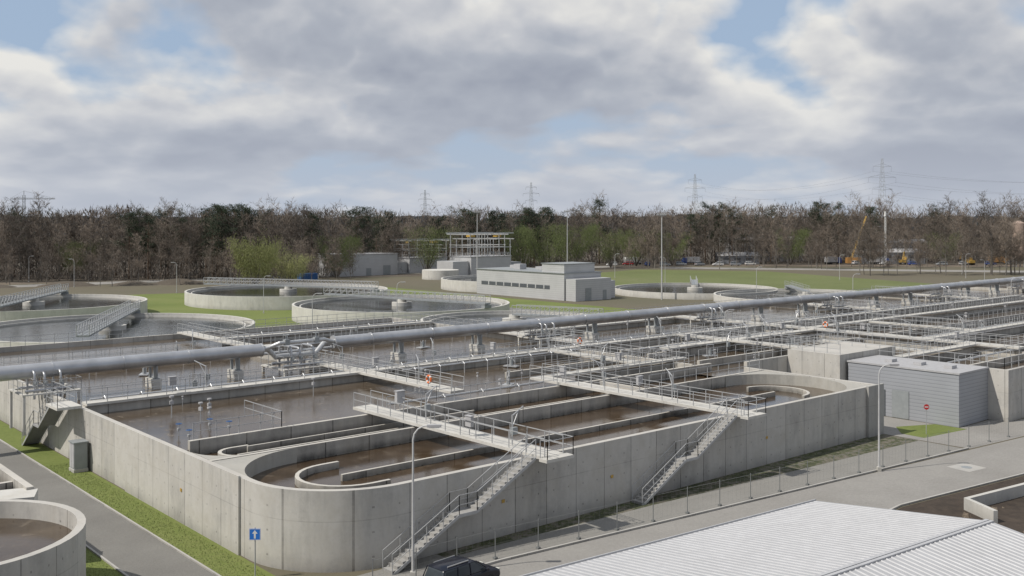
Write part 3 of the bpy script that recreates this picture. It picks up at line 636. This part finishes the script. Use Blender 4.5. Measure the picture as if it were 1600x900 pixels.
# ---------------------------------------------------------------- street lamps
def lamp(H_,arm,r=.09):
    t=thing('street_lamp','curved grey street lamp on a slender pole','street lamp',(0,0,0),'street lamps')
    q=MB(); pts=[(0,0,0),(0,0,H_*.5),(0,0,H_-arm)]+[(arm*(1-math.cos(R(a))),0,H_-arm+arm*math.sin(R(a))) for a in (25,50,75,90)]
    rr=[r,r*.75,r*.55,r*.5,r*.5,r*.45,r*.45]; q.pipe(pts,rr,8); q.obj('pole','pole',t,smooth=True,local=True)
    q=MB(); q.box(arm,arm+.75,-.13,.13,H_-.08,H_+.06); q.obj('lamp_head','roofg',t,local=True)
    q=MB(); q.box(arm+.1,arm+.65,-.1,.1,H_-.11,H_-.081); q.obj('lens','lens',t,local=True)
    q=MB(); q.box(-.14,.14,-.14,.14,0,.35); q.obj('base','conc2',t,local=True)
    return t
RZ=-TH
l8=lamp(8.1,.75); l8.location=(30.8,43.6,0); l8.rotation_euler=(0,0,RZ)
copy_thing(l8,(70.6,39.0,0),RZ)
for X,Y,s in ((-203,300,1),(-150,310,1),(-190,322,1),(-88,262,1),(-51,205,.95),(-20.5,178,1),(29,136,.85),(60,245,.95),(150,330,1),(142,300,.9),(160,355,.9),(46,300,1),(-64,330,1),(185,250,1),(236,345,1),(-115,355,1),(34,330,1),(-30,150,1),(95,190,1),(120,215,1),(70,205,1),(-125,285,1),(105,320,1)):
    a,b_=W(X,Y); copy_thing(l8,(a,b_,0),rnd.choice([RZ,RZ,RZ+3.14]),s)
t=thing('floodlight_mast','tall slender floodlight mast','floodlight mast',(0,0,0),'tall floodlight masts')
q=MB(); q.tube((0,0,0),(0,0,20.5),.20,.10,n=10); q.obj('pole','pole',t,smooth=True,local=True)
q=MB(); q.box(-1,1,-.1,.1,20.2,20.35); q.obj('crossbar','roofg',t,local=True)
for x in (-.9,-.3,.3,.9): q=MB(); q.box(x-.22,x+.22,-.25,.1,20.36,20.75); q.obj('floodlight','roofg',t,local=True)
a,b_=W(36,240); t.location=(a,b_,0); t.rotation_euler=(0,0,RZ)
for X,Y,s in ((-11.5,330,1.07),(20.5,370,1.1)): a,b_=W(X,Y); copy_thing(t,(a,b_,0),RZ,s)
# ---------------------------------------------------------------- signs
t=thing('one_way_sign','square blue road sign with white upward arrow','road sign',(24.35,48.9,0)); t.rotation_euler=(0,0,RZ)
q=MB(); q.tube((0,0,0),(0,0,2.75),.035,n=8); q.obj('post','rail',t,local=True)
q=MB(); q.box(-.3,.3,-.06,-.04,2.1,2.7); q.obj('plate','sblue',t,local=True)
q=MB(); q.add([(-.05,-.063,2.18),(.05,-.063,2.18),(.05,-.063,2.44),(.15,-.063,2.44),(0,-.063,2.63),(-.15,-.063,2.44),(-.05,-.063,2.44)],[(0,1,2,3,4,5,6)]); q.obj('arrow','white',t,local=True)
q=MB()
for e in ((-.29,.29,2.11,2.125),(-.29,.29,2.675,2.69),(-.29,-.275,2.125,2.675),(.275,.29,2.125,2.675)): q.box(e[0],e[1],-.065,-.061,e[2],e[3])
q.obj('border','white',t,local=True)
t=thing('no_entry_sign','round red no entry sign with white bar','road sign',(86.0,43.0,0)); t.rotation_euler=(0,0,RZ)
q=MB(); q.tube((0,0,0),(0,0,2.75),.035,n=8); q.obj('post','rail',t,local=True)
q=MB(); q.tube((0,-.06,2.45),(0,-.04,2.45),.24,n=24); q.obj('plate','red',t,local=True)
q=MB(); q.box(-.17,.17,-.066,-.062,2.41,2.49); q.obj('bar','white',t,local=True)
for (x,y,z,nx) in ((48.5,45.835,1.9,0),(39,45.835,2.0,0),(25.34,61,2.0,1),(66,45.835,2.0,0)):
    q=MB()
    if nx: q.box(x-.02,x,y-.12,y+.12,z,z+.2)
    else: q.box(x-.12,x+.12,y-.02,y,z,z+.2)
    tag(q.obj('warning_plate','yellow'),'small yellow warning plate on concrete wall','sign','yellow plates on walls')
# ---------------------------------------------------------------- cars
def car(mat,label):
    t=thing('parked_car',label,'car',(0,0,0),'parked cars')
    HH=1.68
    q=MB(); prof=[(-2.28,.32),(-2.36,.6),(-2.3,.98),(-1.6,1.02),(1.25,.99),(2.0,.88),(2.3,.72),(2.36,.5),(2.3,.3)]
    n=len(prof)
    fs=[(j*n+i,j*n+(i+1)%n,(j+1)*n+(i+1)%n,(j+1)*n+i) for j in range(3) for i in range(n)]+[tuple(range(n-1,-1,-1)),tuple(range(3*n,4*n))]
    vs=[]
    for y,k,sq in ((-.92,.95,.84),(-.78,1,1),(.78,1,1),(.92,.95,.84)):
        for (x,z) in prof: vs.append((x*k,y,.62+(z-.62)*sq))
    q.add(vs,fs); q.obj('body',mat,t,local=True,recalc=True,smooth=True,bevel=.10)
    q=MB()
    q.add([(-2.2,-.85,.9),(1.4,-.85,.9),(1.4,.85,.9),(-2.2,.85,.9),(-1.95,-.68,HH-.06),(.45,-.68,HH-.06),(.45,.68,HH-.06),(-1.95,.68,HH-.06)],[(0,3,2,1),(4,5,6,7),(0,1,5,4),(1,2,6,5),(2,3,7,6),(3,0,4,7)]); q.obj('window','glass',t,local=True,bevel=.14,smooth=True)
    q=MB(); q.add([(-1.98,-.70,HH-.09),(.48,-.70,HH-.09),(.48,.70,HH-.09),(-1.98,.70,HH-.09),(-1.7,-.5,HH+.03),(.05,-.5,HH+.03),(.05,.5,HH+.03),(-1.7,.5,HH+.03)],[(0,3,2,1),(4,5,6,7),(0,1,5,4),(1,2,6,5),(2,3,7,6),(3,0,4,7)])
    for y in (-1,1):
        for (xa,xb) in ((-2.2,-1.95),(-1.05,-.95),(-.05,-.03),(1.4,.45)): q.tube((xa,y*.86,.92),(xb,y*.70,HH-.08),.035,n=5)
    q.obj('roof',mat,t,local=True,recalc=True,smooth=True)
    for y in (-1,1):
        q=MB(); q.box(.95,1.15,y-.08,y+.08,.98,1.12); q.obj('mirror',mat,t,local=True)
        q=MB(); q.box(-1.6,.0,y*.56-.02,y*.56+.02,HH+.0,HH+.05); q.obj('roof_rail','steel2',t,local=True)
    for x in (-1.42,1.42):
        for y in (-.93,.73):
            q=MB(); q.tube((x,y,.33),(x,y+.2,.33),.33,n=20); w_=q.obj('wheel','rub',t,local=True)
            q=MB(); yy=y-.012 if y<0 else y+.2; q.tube((x,yy,.33),(x,yy+.012,.33),.2,n=12); k=q.obj('rim','steel2',w_,local=True)
    for y in (-.68,.68):
        q=MB(); q.box(2.18,2.31,y-.14,y+.14,.66,.78); q.obj('headlight','lens',t,local=True)
        q=MB(); q.box(-2.33,-2.22,y-.09,y+.09,.7,.95); q.obj('tail_light','red',t,local=True)
    return t
c0=car('carblk','dark blue-black minivan parked on the service road'); c0.location=(31.8,40.7,.012); c0.rotation_euler=(0,0,R(5)); c0.scale=(.9,.92,.92)
cars=[car('carwht','white car parked in the gravel yard'),car('carred','red car parked in the gravel yard'),car('carblu','blue car parked in the gravel yard'),car('carsil','silver car parked in the gravel yard')]
xs=[(42+i*7.5,424+rnd.uniform(-4,4)) for i in range(9)]+[(150+i*11,430+rnd.uniform(-6,6)) for i in range(9)]
for i,(X,Y) in enumerate(xs):
    k=rnd.choice([0,0,2,3,3,3]) if i>3 else i
    a,b_=W(X,Y); rz=RZ+rnd.choice([0,3.14,1.57,.5])
    if i<4: cars[i].location=(a,b_,.01); cars[i].rotation_euler=(0,0,rz)
    else: copy_thing(cars[k],(a,b_,.01),rz)
def truck(label,cabm,boxm):
    t=thing('lorry',label,'lorry',(0,0,0),'lorries in the construction yard')
    q=MB(); q.box(-3.6,2.1,-1.2,1.2,1.0,3.3); q.obj('load_box',boxm,t,local=True)
    q=MB(); q.prism([(2.3,-1.15),(4.2,-1.15),(4.2,1.15),(2.3,1.15)],.6,2.0); q.add([(2.3,-1.15,2),(4.2,-1.15,2),(4.2,1.15,2),(2.3,1.15,2),(2.3,-1.1,2.9),(3.8,-1.1,2.9),(3.8,1.1,2.9),(2.3,1.1,2.9)],[(4,5,6,7),(0,1,5,4),(1,2,6,5),(2,3,7,6),(3,0,4,7)]); q.obj('cab',cabm,t,local=True)
    q=MB(); q.add([(4.16,-1,2.1),(4.16,1,2.1),(3.86,1,2.8),(3.86,-1,2.8)],[(0,1,2,3)]); q.obj('windscreen','glass',t,local=True)
    q=MB(); q.box(-3.6,4,-.5,.5,.6,.98); q.obj('chassis','dark',t,local=True)
    for x in (-2.8,-1.6,3.2):
        for y in (-1.15,.85): q=MB(); q.tube((x,y,.5),(x,y+.3,.5),.5,n=14); q.obj('wheel','rub',t,local=True)
    return t
tr=[truck('white box lorry in the gravel yard','carwht','white'),truck('orange tipper lorry in the gravel yard','borange','borange'),truck('blue lorry with grey load','carblu','roofg')]
for i,(X,Y) in enumerate(((52,432),(212,436),(160,436),(78,434),(232,432),(140,436))):
    a,b_=W(X,Y)
    if i<3: tr[i].location=(a,b_,.01); tr[i].rotation_euler=(0,0,RZ+rnd.uniform(-.4,.4))
    else: copy_thing(tr[rnd.choice([0,0,2])],(a,b_,.01),RZ+rnd.uniform(-.5,.5)+rnd.choice([0,3.14]))
ex=thing('excavator','yellow tracked excavator with raised boom','excavator',(0,0,0),'excavators in the yard')
for e in (-1.4,.8): q=MB(); q.box(-2,2,e,e+.6,0,.8); q.obj('track','dark',ex,local=True)
q=MB(); q.box(-2.2,1.4,-1.3,1.3,.9,2.0); q.box(-.2,1.3,-1.3,-.3,2.0,3.1); q.obj('cab','yellow',ex,local=True)
q=MB(); q.pipe([(1.2,.3,1.8),(3.4,.3,4.6),(5.2,.3,4.8)],.25,6); q.pipe([(5.2,.3,4.9),(6.4,.3,2.2)],.2,6); q.obj('boom','yellow',ex,local=True)
q=MB(); q.prism([(6,-.3),(6.9,-.3),(7.1,.9),(6,.9)],1.2,2.2); q.obj('bucket','dark',ex,local=True,recalc=True)
for i,(X,Y) in enumerate(((197,430),(222,428),(170,434))):
    a,b_=W(X,Y)
    if i==0: ex.location=(a,b_,0); ex.rotation_euler=(0,0,1)
    else: copy_thing(ex,(a,b_,0),rnd.uniform(0,6),1.1)
def lattice(q,p,qq,w0,w1,n,r):
    p=Vector(p); qq=Vector(qq); d=(qq-p).normalized(); u=d.orthogonal().normalized(); v=d.cross(u)
    def cor(t,w): c_=p.lerp(qq,t); return [c_+u*w*i+v*w*j for i,j in ((-1,-1),(1,-1),(1,1),(-1,1))]
    for i in range(n):
        A=cor(i/n,w0+(w1-w0)*i/n); B=cor((i+1)/n,w0+(w1-w0)*(i+1)/n)
        for k in range(4):
            q.tube(A[k],B[k],r,n=3,cap=False); q.tube(A[k],B[(k+1)%4],r*.7,n=3,cap=False); q.tube(B[k],B[(k+1)%4],r*.7,n=3,cap=False)
a,b_=W(148,436); t=thing('mobile_crane','yellow-orange lattice boom crane rising above trees','crane',(a,b_,0)); t.rotation_euler=(0,0,RZ); q=MB(); lattice(q,(0,0,2),(6,-2,21),.32,.18,16,.065); q.obj('boom','yellow',t,local=True)
q=MB(); q.box(-2,4,-1.5,1.5,0.5,3); q.obj('cab','borange',t,local=True)
a,b_=W(160,428); t=thing('radio_mast','white lattice mast with antenna head','mast',(a,b_,0)); q=MB(); lattice(q,(0,0,0),(0,0,21),.35,.25,18,.07); q.obj('lattice','white',t,local=True); q=MB(); q.tube((0,0,21),(0,0,23),.45,.35,n=10); q.obj('antenna','white',t,local=True)
M['silo']=plain('silo_material',(.36,.27,.22),.7)
for X in (208,214.5):
    a,b_=W(X,410); t=thing('silo','tall pinkish cylindrical silo','silo',(a,b_,0),'silos'); q=MB(); q.tube((0,0,5),(0,0,18),2.5,n=24); q.tube((0,0,18),(0,0,19),2.5,.6,n=24); q.tube((0,0,5),(0,0,2.5),2.5,.5,n=24)
    q.obj('shell','silo',t,local=True,smooth=True)
    for k in range(4): q=MB(); q.tube((2.1*math.cos(k*1.57),2.1*math.sin(k*1.57),0),(2.1*math.cos(k*1.57),2.1*math.sin(k*1.57),6),.15,n=5); q.obj('leg','paint',t,local=True)
for X,Y,w_,d_,hh,mt in ((118,470,34,12,10,'clad2'),(175,462,30,12,9,'roofg'),(100,444,18,8,3.5,'clad'),(168,446,30,8,5,'clad')):
    a,b_=W(X,Y); t=thing('industrial_shed','long low grey industrial shed behind bare trees','building',(a,b_,0)); t.rotation_euler=(0,0,RZ)
    q=MB(); q.box(-w_/2,w_/2,-d_/2,d_/2,0,hh); q.obj('wall',mt,t,local=True)
    q=MB(); q.prism([(-d_/2-.4,0),(d_/2+.4,0),(0,1.6)],0,w_+.6); q.v=[(z-w_/2-.3,x,y+hh+.01) for x,y,z in q.v]; q.obj('roof','roofg',t,local=True,recalc=True)
    for i in range(int(w_/5)): q=MB(); q.box(-w_/2+2+i*5,-w_/2+5+i*5,-d_/2-.05,-d_/2-.005,hh*.5,hh*.75); q.obj('window','glass2',t,local=True)
def pylon(X,Y,H_):
    a,b_=W(X,Y); t=thing('electricity_pylon','tall grey lattice electricity pylon','pylon',(a,b_,0),'electricity pylons'); t.rotation_euler=(0,0,RZ)
    q=MB(); r=Y/1560*.20; lattice(q,(0,0,0),(0,0,H_*.6),H_*.09,H_*.028,7,r); lattice(q,(0,0,H_*.6),(0,0,H_),H_*.028,H_*.008,8,r*.8)
    q.obj('tower','paint',t,local=True)
    for z,w_ in ((.66,.11),(.79,.15),(.91,.10)):
        q=MB()
        for sx in (-1,1):
            q.tube((0,0,z*H_),(sx*w_*H_,0,z*H_+.3),r,n=3,cap=False); q.tube((0,0,(z+.035)*H_),(sx*w_*H_,0,z*H_+.3),r*.8,n=3,cap=False)
            q.tube((sx*w_*H_,0,z*H_),(sx*w_*H_,0,z*H_-3),r*.7,n=3,cap=False)
        q.obj('cross_arm','paint',t,local=True)
    return t
PY=[(241,650,59.5),(165,900,61),(23,1200,65),(-122,1400,62)]
for p in PY: pylon(*p)
def wire(A,B,sag,r):
    q=MB(); A=Vector(A);B=Vector(B); pts=[]
    for i in range(17):
        u=i/16; p=A.lerp(B,u); p.z-=sag*4*u*(1-u); pts.append(p)
    q.pipe(pts,r,3,False); tag(q.obj('power_line','paint'),'thin sagging overhead power line cable','power line','overhead power lines')
full=[(430,560,59.5)]+PY
for (x0,y0,h0),(x1,y1,h1) in zip(full[:2],full[1:3]):
    for z,w_ in ((.66,.11),(.79,.15),(.91,.10)):
        for sx in (-1,1):
            A=W(x0+sx*w_*h0,y0); B=W(x1+sx*w_*h1,y1); wire((*A,z*h0-3),(*B,z*h1-3),9,.04)
a,b_=W(-440,900); t=thing('tower_crane','distant green tower crane above the wood','crane',(a,b_,0)); t.rotation_euler=(0,0,RZ)
q=MB(); lattice(q,(0,0,0),(0,0,42),1,1,12,.14); q.obj('mast','paint',t,local=True); q=MB(); lattice(q,(-12,0,39),(28,0,39),.6,.4,18,.08); q.tube((0,0,46),(24,0,40),.10,n=3); q.tube((0,0,46),(-11,0,40),.10,n=3); q.tube((0,0,42),(0,0,46),.25,n=4); q.obj('jib','paint',t,local=True)
# ---------------------------------------------------------------- trees
def bare_tree(seed,H_,spread=.24):
    rn=random.Random(seed); tk=MB(); cr=MB()
    pts=[(0,0,0)]; x=y=0
    for i in range(1,8): x+=rn.uniform(-.35,.35); y+=rn.uniform(-.35,.35); pts.append((x,y,H_*.82*i/7))
    tk.pipe(pts,[.22,.18,.15,.12,.10,.07,.05,.03],6,False)
    def P_(t):
        f=t*7; i=min(6,int(f)); return Vector(pts[i]).lerp(Vector(pts[i+1]),f-i)
    for k in range(30):
        t_=rn.uniform(.18,1.0); a=rn.uniform(0,6.283); p=P_(t_); up=rn.uniform(.5,1.5); L=H_*spread*rn.uniform(.5,1.15)*(1.25-.55*t_)
        d=Vector((math.cos(a),math.sin(a),up)).normalized(); q1=p+d*L*.5; q2=q1+(d+Vector((0,0,.35))).normalized()*L*.5
        tk.tube(p,q1,.06,.035,4,False); tk.tube(q1,q2,.035,.012,3,False)
        for j in range(9):
            s0=rn.uniform(.2,1); b0=p.lerp(q1,s0*2) if s0<.5 else q1.lerp(q2,s0*2-1)
            e=Vector((rn.uniform(-1,1),rn.uniform(-1,1),rn.uniform(-.1,1.4))).normalized(); l2=L*rn.uniform(.2,.5); e1=b0+e*l2
            cr.tube(b0,e1,.020,.010,3,False)
            for m in range(10):
                s1=rn.uniform(.15,1); c0_=b0.lerp(e1,s1); g_=(e+Vector((rn.uniform(-1,1),rn.uniform(-1,1),rn.uniform(-.4,1)))).normalized()*rn.uniform(.6,1.5)
                sd=g_.cross(Vector((rn.uniform(-1,1),rn.uniform(-1,1),rn.uniform(-1,1)))).normalized()*.028
                cr.add([c0_-sd,c0_+sd,c0_+g_],[(0,1,2)])
    t=thing('bare_tree','leafless brown deciduous tree at the edge of the wood','tree',(0,0,0),'bare trees of the wood edge')
    tk.obj('trunk','trunk',t,local=True); cr.obj('crown','bare',t,local=True); return t
def pine(seed,H_):
    rn=random.Random(seed); tk=MB(); cr=MB(); tk.pipe([(0,0,0),(.2,.1,H_*.5),(0,.2,H_*.97)],[.25,.18,.04],6,False)
    for k in range(34):
        t_=rn.uniform(.38,1); a=rn.uniform(0,6.28); rad=rn.uniform(.3,1)*H_*.18*(1.25-t_)*1.6; c_=Vector((math.cos(a)*rad,math.sin(a)*rad,H_*t_)); rr=rn.uniform(.9,1.8)
        tk.tube((0,.1,c_.z-.6),c_,.06,.02,3,False)
        for j in range(90):
            d=Vector((rn.gauss(0,1),rn.gauss(0,1),rn.gauss(0,.5)))*rr*.55; p=c_+d; s1=Vector((rn.uniform(-1,1),rn.uniform(-1,1),rn.uniform(-1,1)))*.28; s2=Vector((rn.uniform(-1,1),rn.uniform(-1,1),rn.uniform(-1,1)))*.28
            cr.add([p,p+s1,p+s2],[(0,1,2)])
    t=thing('pine_tree','dark green pine with bare reddish lower trunk','tree',(0,0,0),'pines in the wood')
    tk.obj('trunk','ptrunk',t,local=True); cr.obj('crown','pine',t,local=True); return t
bt=[bare_tree(i,22+i%3,.25+.035*(i%3)) for i in range(6)]; pn=[pine(i+50,22) for i in range(3)]
def edgeY(u):
    if u<450: return 312+.02*u
    if u<900: return 321+(u-450)*.24
    return 429+(u-900)*.03
rt=random.Random(11); placed=[False]*6; pp=[False]*3
def put(lst,fl,i,X,Y,rz,sc):
    a,b_=W(X,Y)
    if not fl[i]: fl[i]=True; lst[i].location=(a,b_,0); lst[i].rotation_euler=(0,0,rz); lst[i].scale=(sc,sc,sc)
    else: copy_thing(lst[i],(a,b_,0),rz,sc)
for row in range(3):
    u=-60
    while u<1660:
        Y=edgeY(u)+row*10+rt.uniform(-5,5); X=(u-800)/1560*Y
        u+=rt.uniform(19,34)
        sc=(1.02+.22*noise.noise(Vector((u*.008,row,0)))+rt.uniform(-.15,.15))*(1.17 if u>900 else 1.0)
        if row==0: sc*=rt.uniform(.55,.95)
        put(bt,placed,rt.randrange(6),X,Y,rt.uniform(0,6.28),sc)
for k in range(110):
    u=rt.choice([rt.gauss(560,40),rt.gauss(820,50),rt.gauss(350,30),rt.gauss(230,25),rt.gauss(1250,60),rt.uniform(-60,1660),rt.gauss(1120,25),rt.gauss(700,30)])
    Y=edgeY(u)+rt.uniform(4,34); X=(u-800)/1560*Y
    put(pn,pp,rt.randrange(3),X,Y,rt.uniform(0,6.28),rt.uniform(.86,1.14)*(1.12 if u>900 else 1))
def bushy(seed,H_,mat,name,label,grp,lf=.10):
    rn=random.Random(seed); tk=MB(); cr=MB()
    for k in range(12):
        a=rn.uniform(0,6.28); d=Vector((math.cos(a)*.55,math.sin(a)*.55,1)).normalized(); tk.tube((0,0,0),d*H_*.75,.18,.03,5,False)
        for j in range(14):
            c_=d*H_*rn.uniform(.3,1)+Vector((rn.gauss(0,1.3),rn.gauss(0,1.3),rn.gauss(0,.8)))
            for m in range(45):
                p=c_+Vector((rn.gauss(0,.8),rn.gauss(0,.8),rn.gauss(0,.8))); s1=Vector((rn.uniform(-.1,.1),rn.uniform(-.1,.1),-rn.uniform(.3,.7))); cr.add([p,p+Vector((lf,lf*.6*rn.choice([-1,1]),0)),p+s1],[(0,1,2)])
    t=thing(name,label,'tree',(0,0,0),grp)
    tk.obj('trunk','trunk',t,local=True); cr.obj('crown',mat,t,local=True); return t
wl_=bushy(3,14.5,'willow','willow_tree','rounded yellow-green willow just coming into leaf','willows in early leaf',.17); a,b_=W(-73,284); wl_.location=(a,b_,0)
copy_thing(wl_,(*W(-64,288),0),1,.7)
fr=bushy(9,17,'fresh','leafing_tree','deciduous tree with thin fresh green leaves','trees in fresh green leaf'); fr.location=(*W(4,374),0)
for X,Y,s in ((12,378,1.1),(40,405,.95),(52,418,1.0),(-30,352,1.1),(-58,330,.9),(68,424,.9),(185,428,.9),(-140,318,.8),(120,430,1.0),(24,395,1.15)): copy_thing(fr,(*W(X,Y),0),rt.uniform(0,6),s)
for k in range(30):
    u=rt.uniform(180,560) if k<24 else rt.uniform(0,180); Y=edgeY(u)-rt.uniform(8,26); X=(u-800)/1560*Y
    copy_thing(bt[rt.randrange(6)],(*W(X,Y),0),rt.uniform(0,6.28),rt.uniform(.38,.62),'smaller leafless tree standing before the wood')
for k in range(80):
    u=rt.choice([rt.uniform(960,1640),rt.uniform(1200,1640)]); Y=rt.choice([rt.uniform(398,418),rt.uniform(345,365)+(0 if u>1300 else 45)]); X=(u-800)/1560*Y
    copy_thing(bt[rt.randrange(6)],(*W(X,Y),0),rt.uniform(0,6.28),rt.uniform(.5,.95),'leafless tree standing before the gravel yard')
def mass(name,mat,label,n,y_in,y_out,h0,h1,sz,seed,u0=-120,u1=1720,thr=None,pw=1.0):
    rn=random.Random(seed); q=MB()
    for k in range(n):
        u=rn.uniform(u0,u1); Y=edgeY(u)+rn.uniform(y_in,y_out); X=(u-800)/1560*Y
        nz=noise.noise(Vector((X*.045,Y*.03,seed)))
        if thr is not None and nz<thr: continue
        top=(h0+(h1-h0)*(.5+.8*nz+.4*noise.noise(Vector((X*.3,Y*.2,0)))))*(1.10 if u>900 else 1)
        z=rn.random()**pw*max(1,top); a_,b2=W(X,Y); ang=rn.uniform(0,6.28); w_=sz*rn.uniform(.06,.16); l=sz*rn.uniform(.7,1.6)
        dx,dy=math.cos(ang)*w_,math.sin(ang)*w_
        q.add([(a_-dx,b2-dy,z),(a_+dx,b2+dy,z),(a_+rn.uniform(-.8,.8)*sz,b2+rn.uniform(-.8,.8)*sz,z+l)],[(0,1,2)])
    return tag(q.obj(name,mat),label,'forest',None,'stuff')
mass('forest','far','dense brown leafless wood behind the plant',85000,24,58,17,24,1.4,1,pw=.85)
mass('undergrowth','far','low brown brushwood along the edge of the wood',16000,-4,14,1.5,5,.9,4)
mass('forest','pine','dark conifers mixed into the wood',24000,22,46,19,25,1.1,2,thr=.12)
def ridge(name,Yr,h0,amp,mat,label,seed):
    q=MB(); n=400; top=[]
    for i in range(n+1):
        u=-300+2200*i/n; X=(u-800)/1560*Yr; hh=h0+amp*noise.noise(Vector((i*.05,1,seed)))+amp*.5*noise.noise(Vector((i*.6,4,seed))); a_,b2=W(X,Yr); top.append((a_,b2,hh))
    a2=[W(((-300+2200*i/n)-800)/1560*(Yr+300),Yr+300) for i in range(n+1)]
    q.add([(x,y,0) for x,y,z in top]+top+[(a2[i][0],a2[i][1],top[i][2]+1) for i in range(n+1)],[(i,i+1,n+2+i,n+1+i) for i in range(n)]+[(n+1+i,n+2+i,2*n+3+i,2*n+2+i) for i in range(n)])
    tag(q.obj(name,mat),label,'forest',None,'structure')
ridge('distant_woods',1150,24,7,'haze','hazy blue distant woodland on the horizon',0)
for X,Y,w_,hh in ((-130,292,9,1.4),(-112,296,7,1.2),(-100,300,8,1.7),(-150,285,8,1.0)):
    a,b_=W(X,Y); q=MB(); n=18; vs=[]
    for j in range(7):
        for i in range(n):
            an=i/n*6.283; rr=w_*(1-j/6)*(1+.25*noise.noise(Vector((math.cos(an)*2+X,math.sin(an)*2,j*.3)))); vs.append((math.cos(an)*rr,math.sin(an)*rr*.6,hh*(1-(1-j/6)**1.6)+.25*noise.noise(Vector((i,j,X)))*(j>0)))
    q.add(vs,[(j*n+i,j*n+(i+1)%n,(j+1)*n+(i+1)%n,(j+1)*n+i) for j in range(6) for i in range(n)])
    o=q.obj('earth_pile','ffloor',smooth=True); o.location=(a,b_,0); o.rotation_euler=(0,0,RZ); tag(o,'heap of brown earth before the wood','earth pile','earth heaps')
# ---------------------------------------------------------------- light, sky
sd=Vector((-.60,.21,.74)).normalized()
L=bpy.data.lights.new('sun','SUN'); L.energy=3.9; L.angle=R(.6); L.color=(1,.94,.85); lo=bpy.data.objects.new('sun',L); col.objects.link(lo); lo.rotation_euler=sd.to_track_quat('Z','Y').to_euler()
w=bpy.data.worlds.new('World'); scn.world=w; w.use_nodes=True; nt=w.node_tree; bg=nt.nodes['Background']
w.cycles.sampling_method='MANUAL'; w.cycles.sample_map_resolution=256
sky=nt.nodes.new('ShaderNodeTexSky'); sky.sky_type='NISHITA'; sky.sun_disc=False; sky.sun_elevation=math.asin(sd.z); sky.sun_rotation=math.atan2(sd.x,sd.y)
tc=nt.nodes.new('ShaderNodeTexCoord'); sp=nt.nodes.new('ShaderNodeSeparateXYZ'); nt.links.new(tc.outputs['Generated'],sp.inputs[0])
def cloudvec(dz,loc=(.6,.3,.9)):
    z0=mth(nt,'MAXIMUM',mth(nt,'ADD',sp.outputs[2],dz),0)
    lz=mth(nt,'MULTIPLY',mth(nt,'LOGARITHM',mth(nt,'ADD',z0,.09),2.71828),.42)
    c_=nt.nodes.new('ShaderNodeCombineXYZ'); nt.links.new(sp.outputs[0],c_.inputs[0]); nt.links.new(sp.outputs[1],c_.inputs[1]); nt.links.new(lz,c_.inputs[2])
    return mapped(nt,c_.outputs[0],(1,1,1),loc)
def dens(v):
    n=noi(nt,v,4.2,6,.48,.0)
    wv=nt.nodes.new('ShaderNodeTexNoise'); wv.inputs['Scale'].default_value=11; wv.inputs['Detail'].default_value=3; nt.links.new(v,wv.inputs['Vector'])
    ad=nt.nodes.new('ShaderNodeVectorMath'); ad.operation='MULTIPLY_ADD'; nt.links.new(wv.outputs['Color'],ad.inputs[0]); ad.inputs[1].default_value=(.12,.12,.12); nt.links.new(v,ad.inputs[2])
    vo=nt.nodes.new('ShaderNodeTexVoronoi'); vo.feature='F1'; vo.inputs['Scale'].default_value=8.0; vo.inputs['Detail'].default_value=1.6; vo.inputs['Roughness'].default_value=.5; vo.normalize=True
    nt.links.new(ad.outputs[0],vo.inputs['Vector'])
    # normalised F1 distance averages about 0.3
    return mth(nt,'ADD',n,mth(nt,'MULTIPLY',mth(nt,'SUBTRACT',.30,vo.outputs['Distance']),.55))
n1=dens(cloudvec(0)); n1u=dens(cloudvec(.013))
big=noi(nt,cloudvec(0,(5.2,2.1,.7)),2.2,3,.5)
lit=mth(nt,'ADD',mth(nt,'MULTIPLY',mth(nt,'SUBTRACT',n1,n1u),2.4),mth(nt,'ADD',mth(nt,'MULTIPLY',mth(nt,'SUBTRACT',.53,n1),1.6),mth(nt,'ADD',.40,mth(nt,'MULTIPLY',mth(nt,'SUBTRACT',big,.5),1.6))))
cl=ramp(nt,lit,[(.12,(3.3,3.6,4.3)),(.36,(4.2,4.5,5.1)),(.55,(5.6,5.75,6.1)),(.80,(8.0,7.9,7.6))])
mask=ramp(nt,n1,[(.36,0),(.46,1)])
skyb=mix(nt,.85,sky.outputs[0],(3.7,4.8,6.4))
c1=mix(nt,mask,skyb,cl)
hz=ramp(nt,sp.outputs[2],[(0,.8),(.06,.35),(.14,0)])
c2=mix(nt,hz,c1,(5.1,5.5,6.3))
nt.links.new(c2,bg.inputs['Color']); bg.inputs['Strength'].default_value=.1
# ---------------------------------------------------------------- camera
cd=bpy.data.cameras.new('camera'); cd.lens=35.1; cd.sensor_width=36; cd.shift_y=-105/1600; cd.clip_end=6000; cd.clip_start=.1
co=bpy.data.objects.new('camera',cd); col.objects.link(co); co.location=(0,0,19); co.rotation_euler=(R(90),0,-TH); scn.camera=co
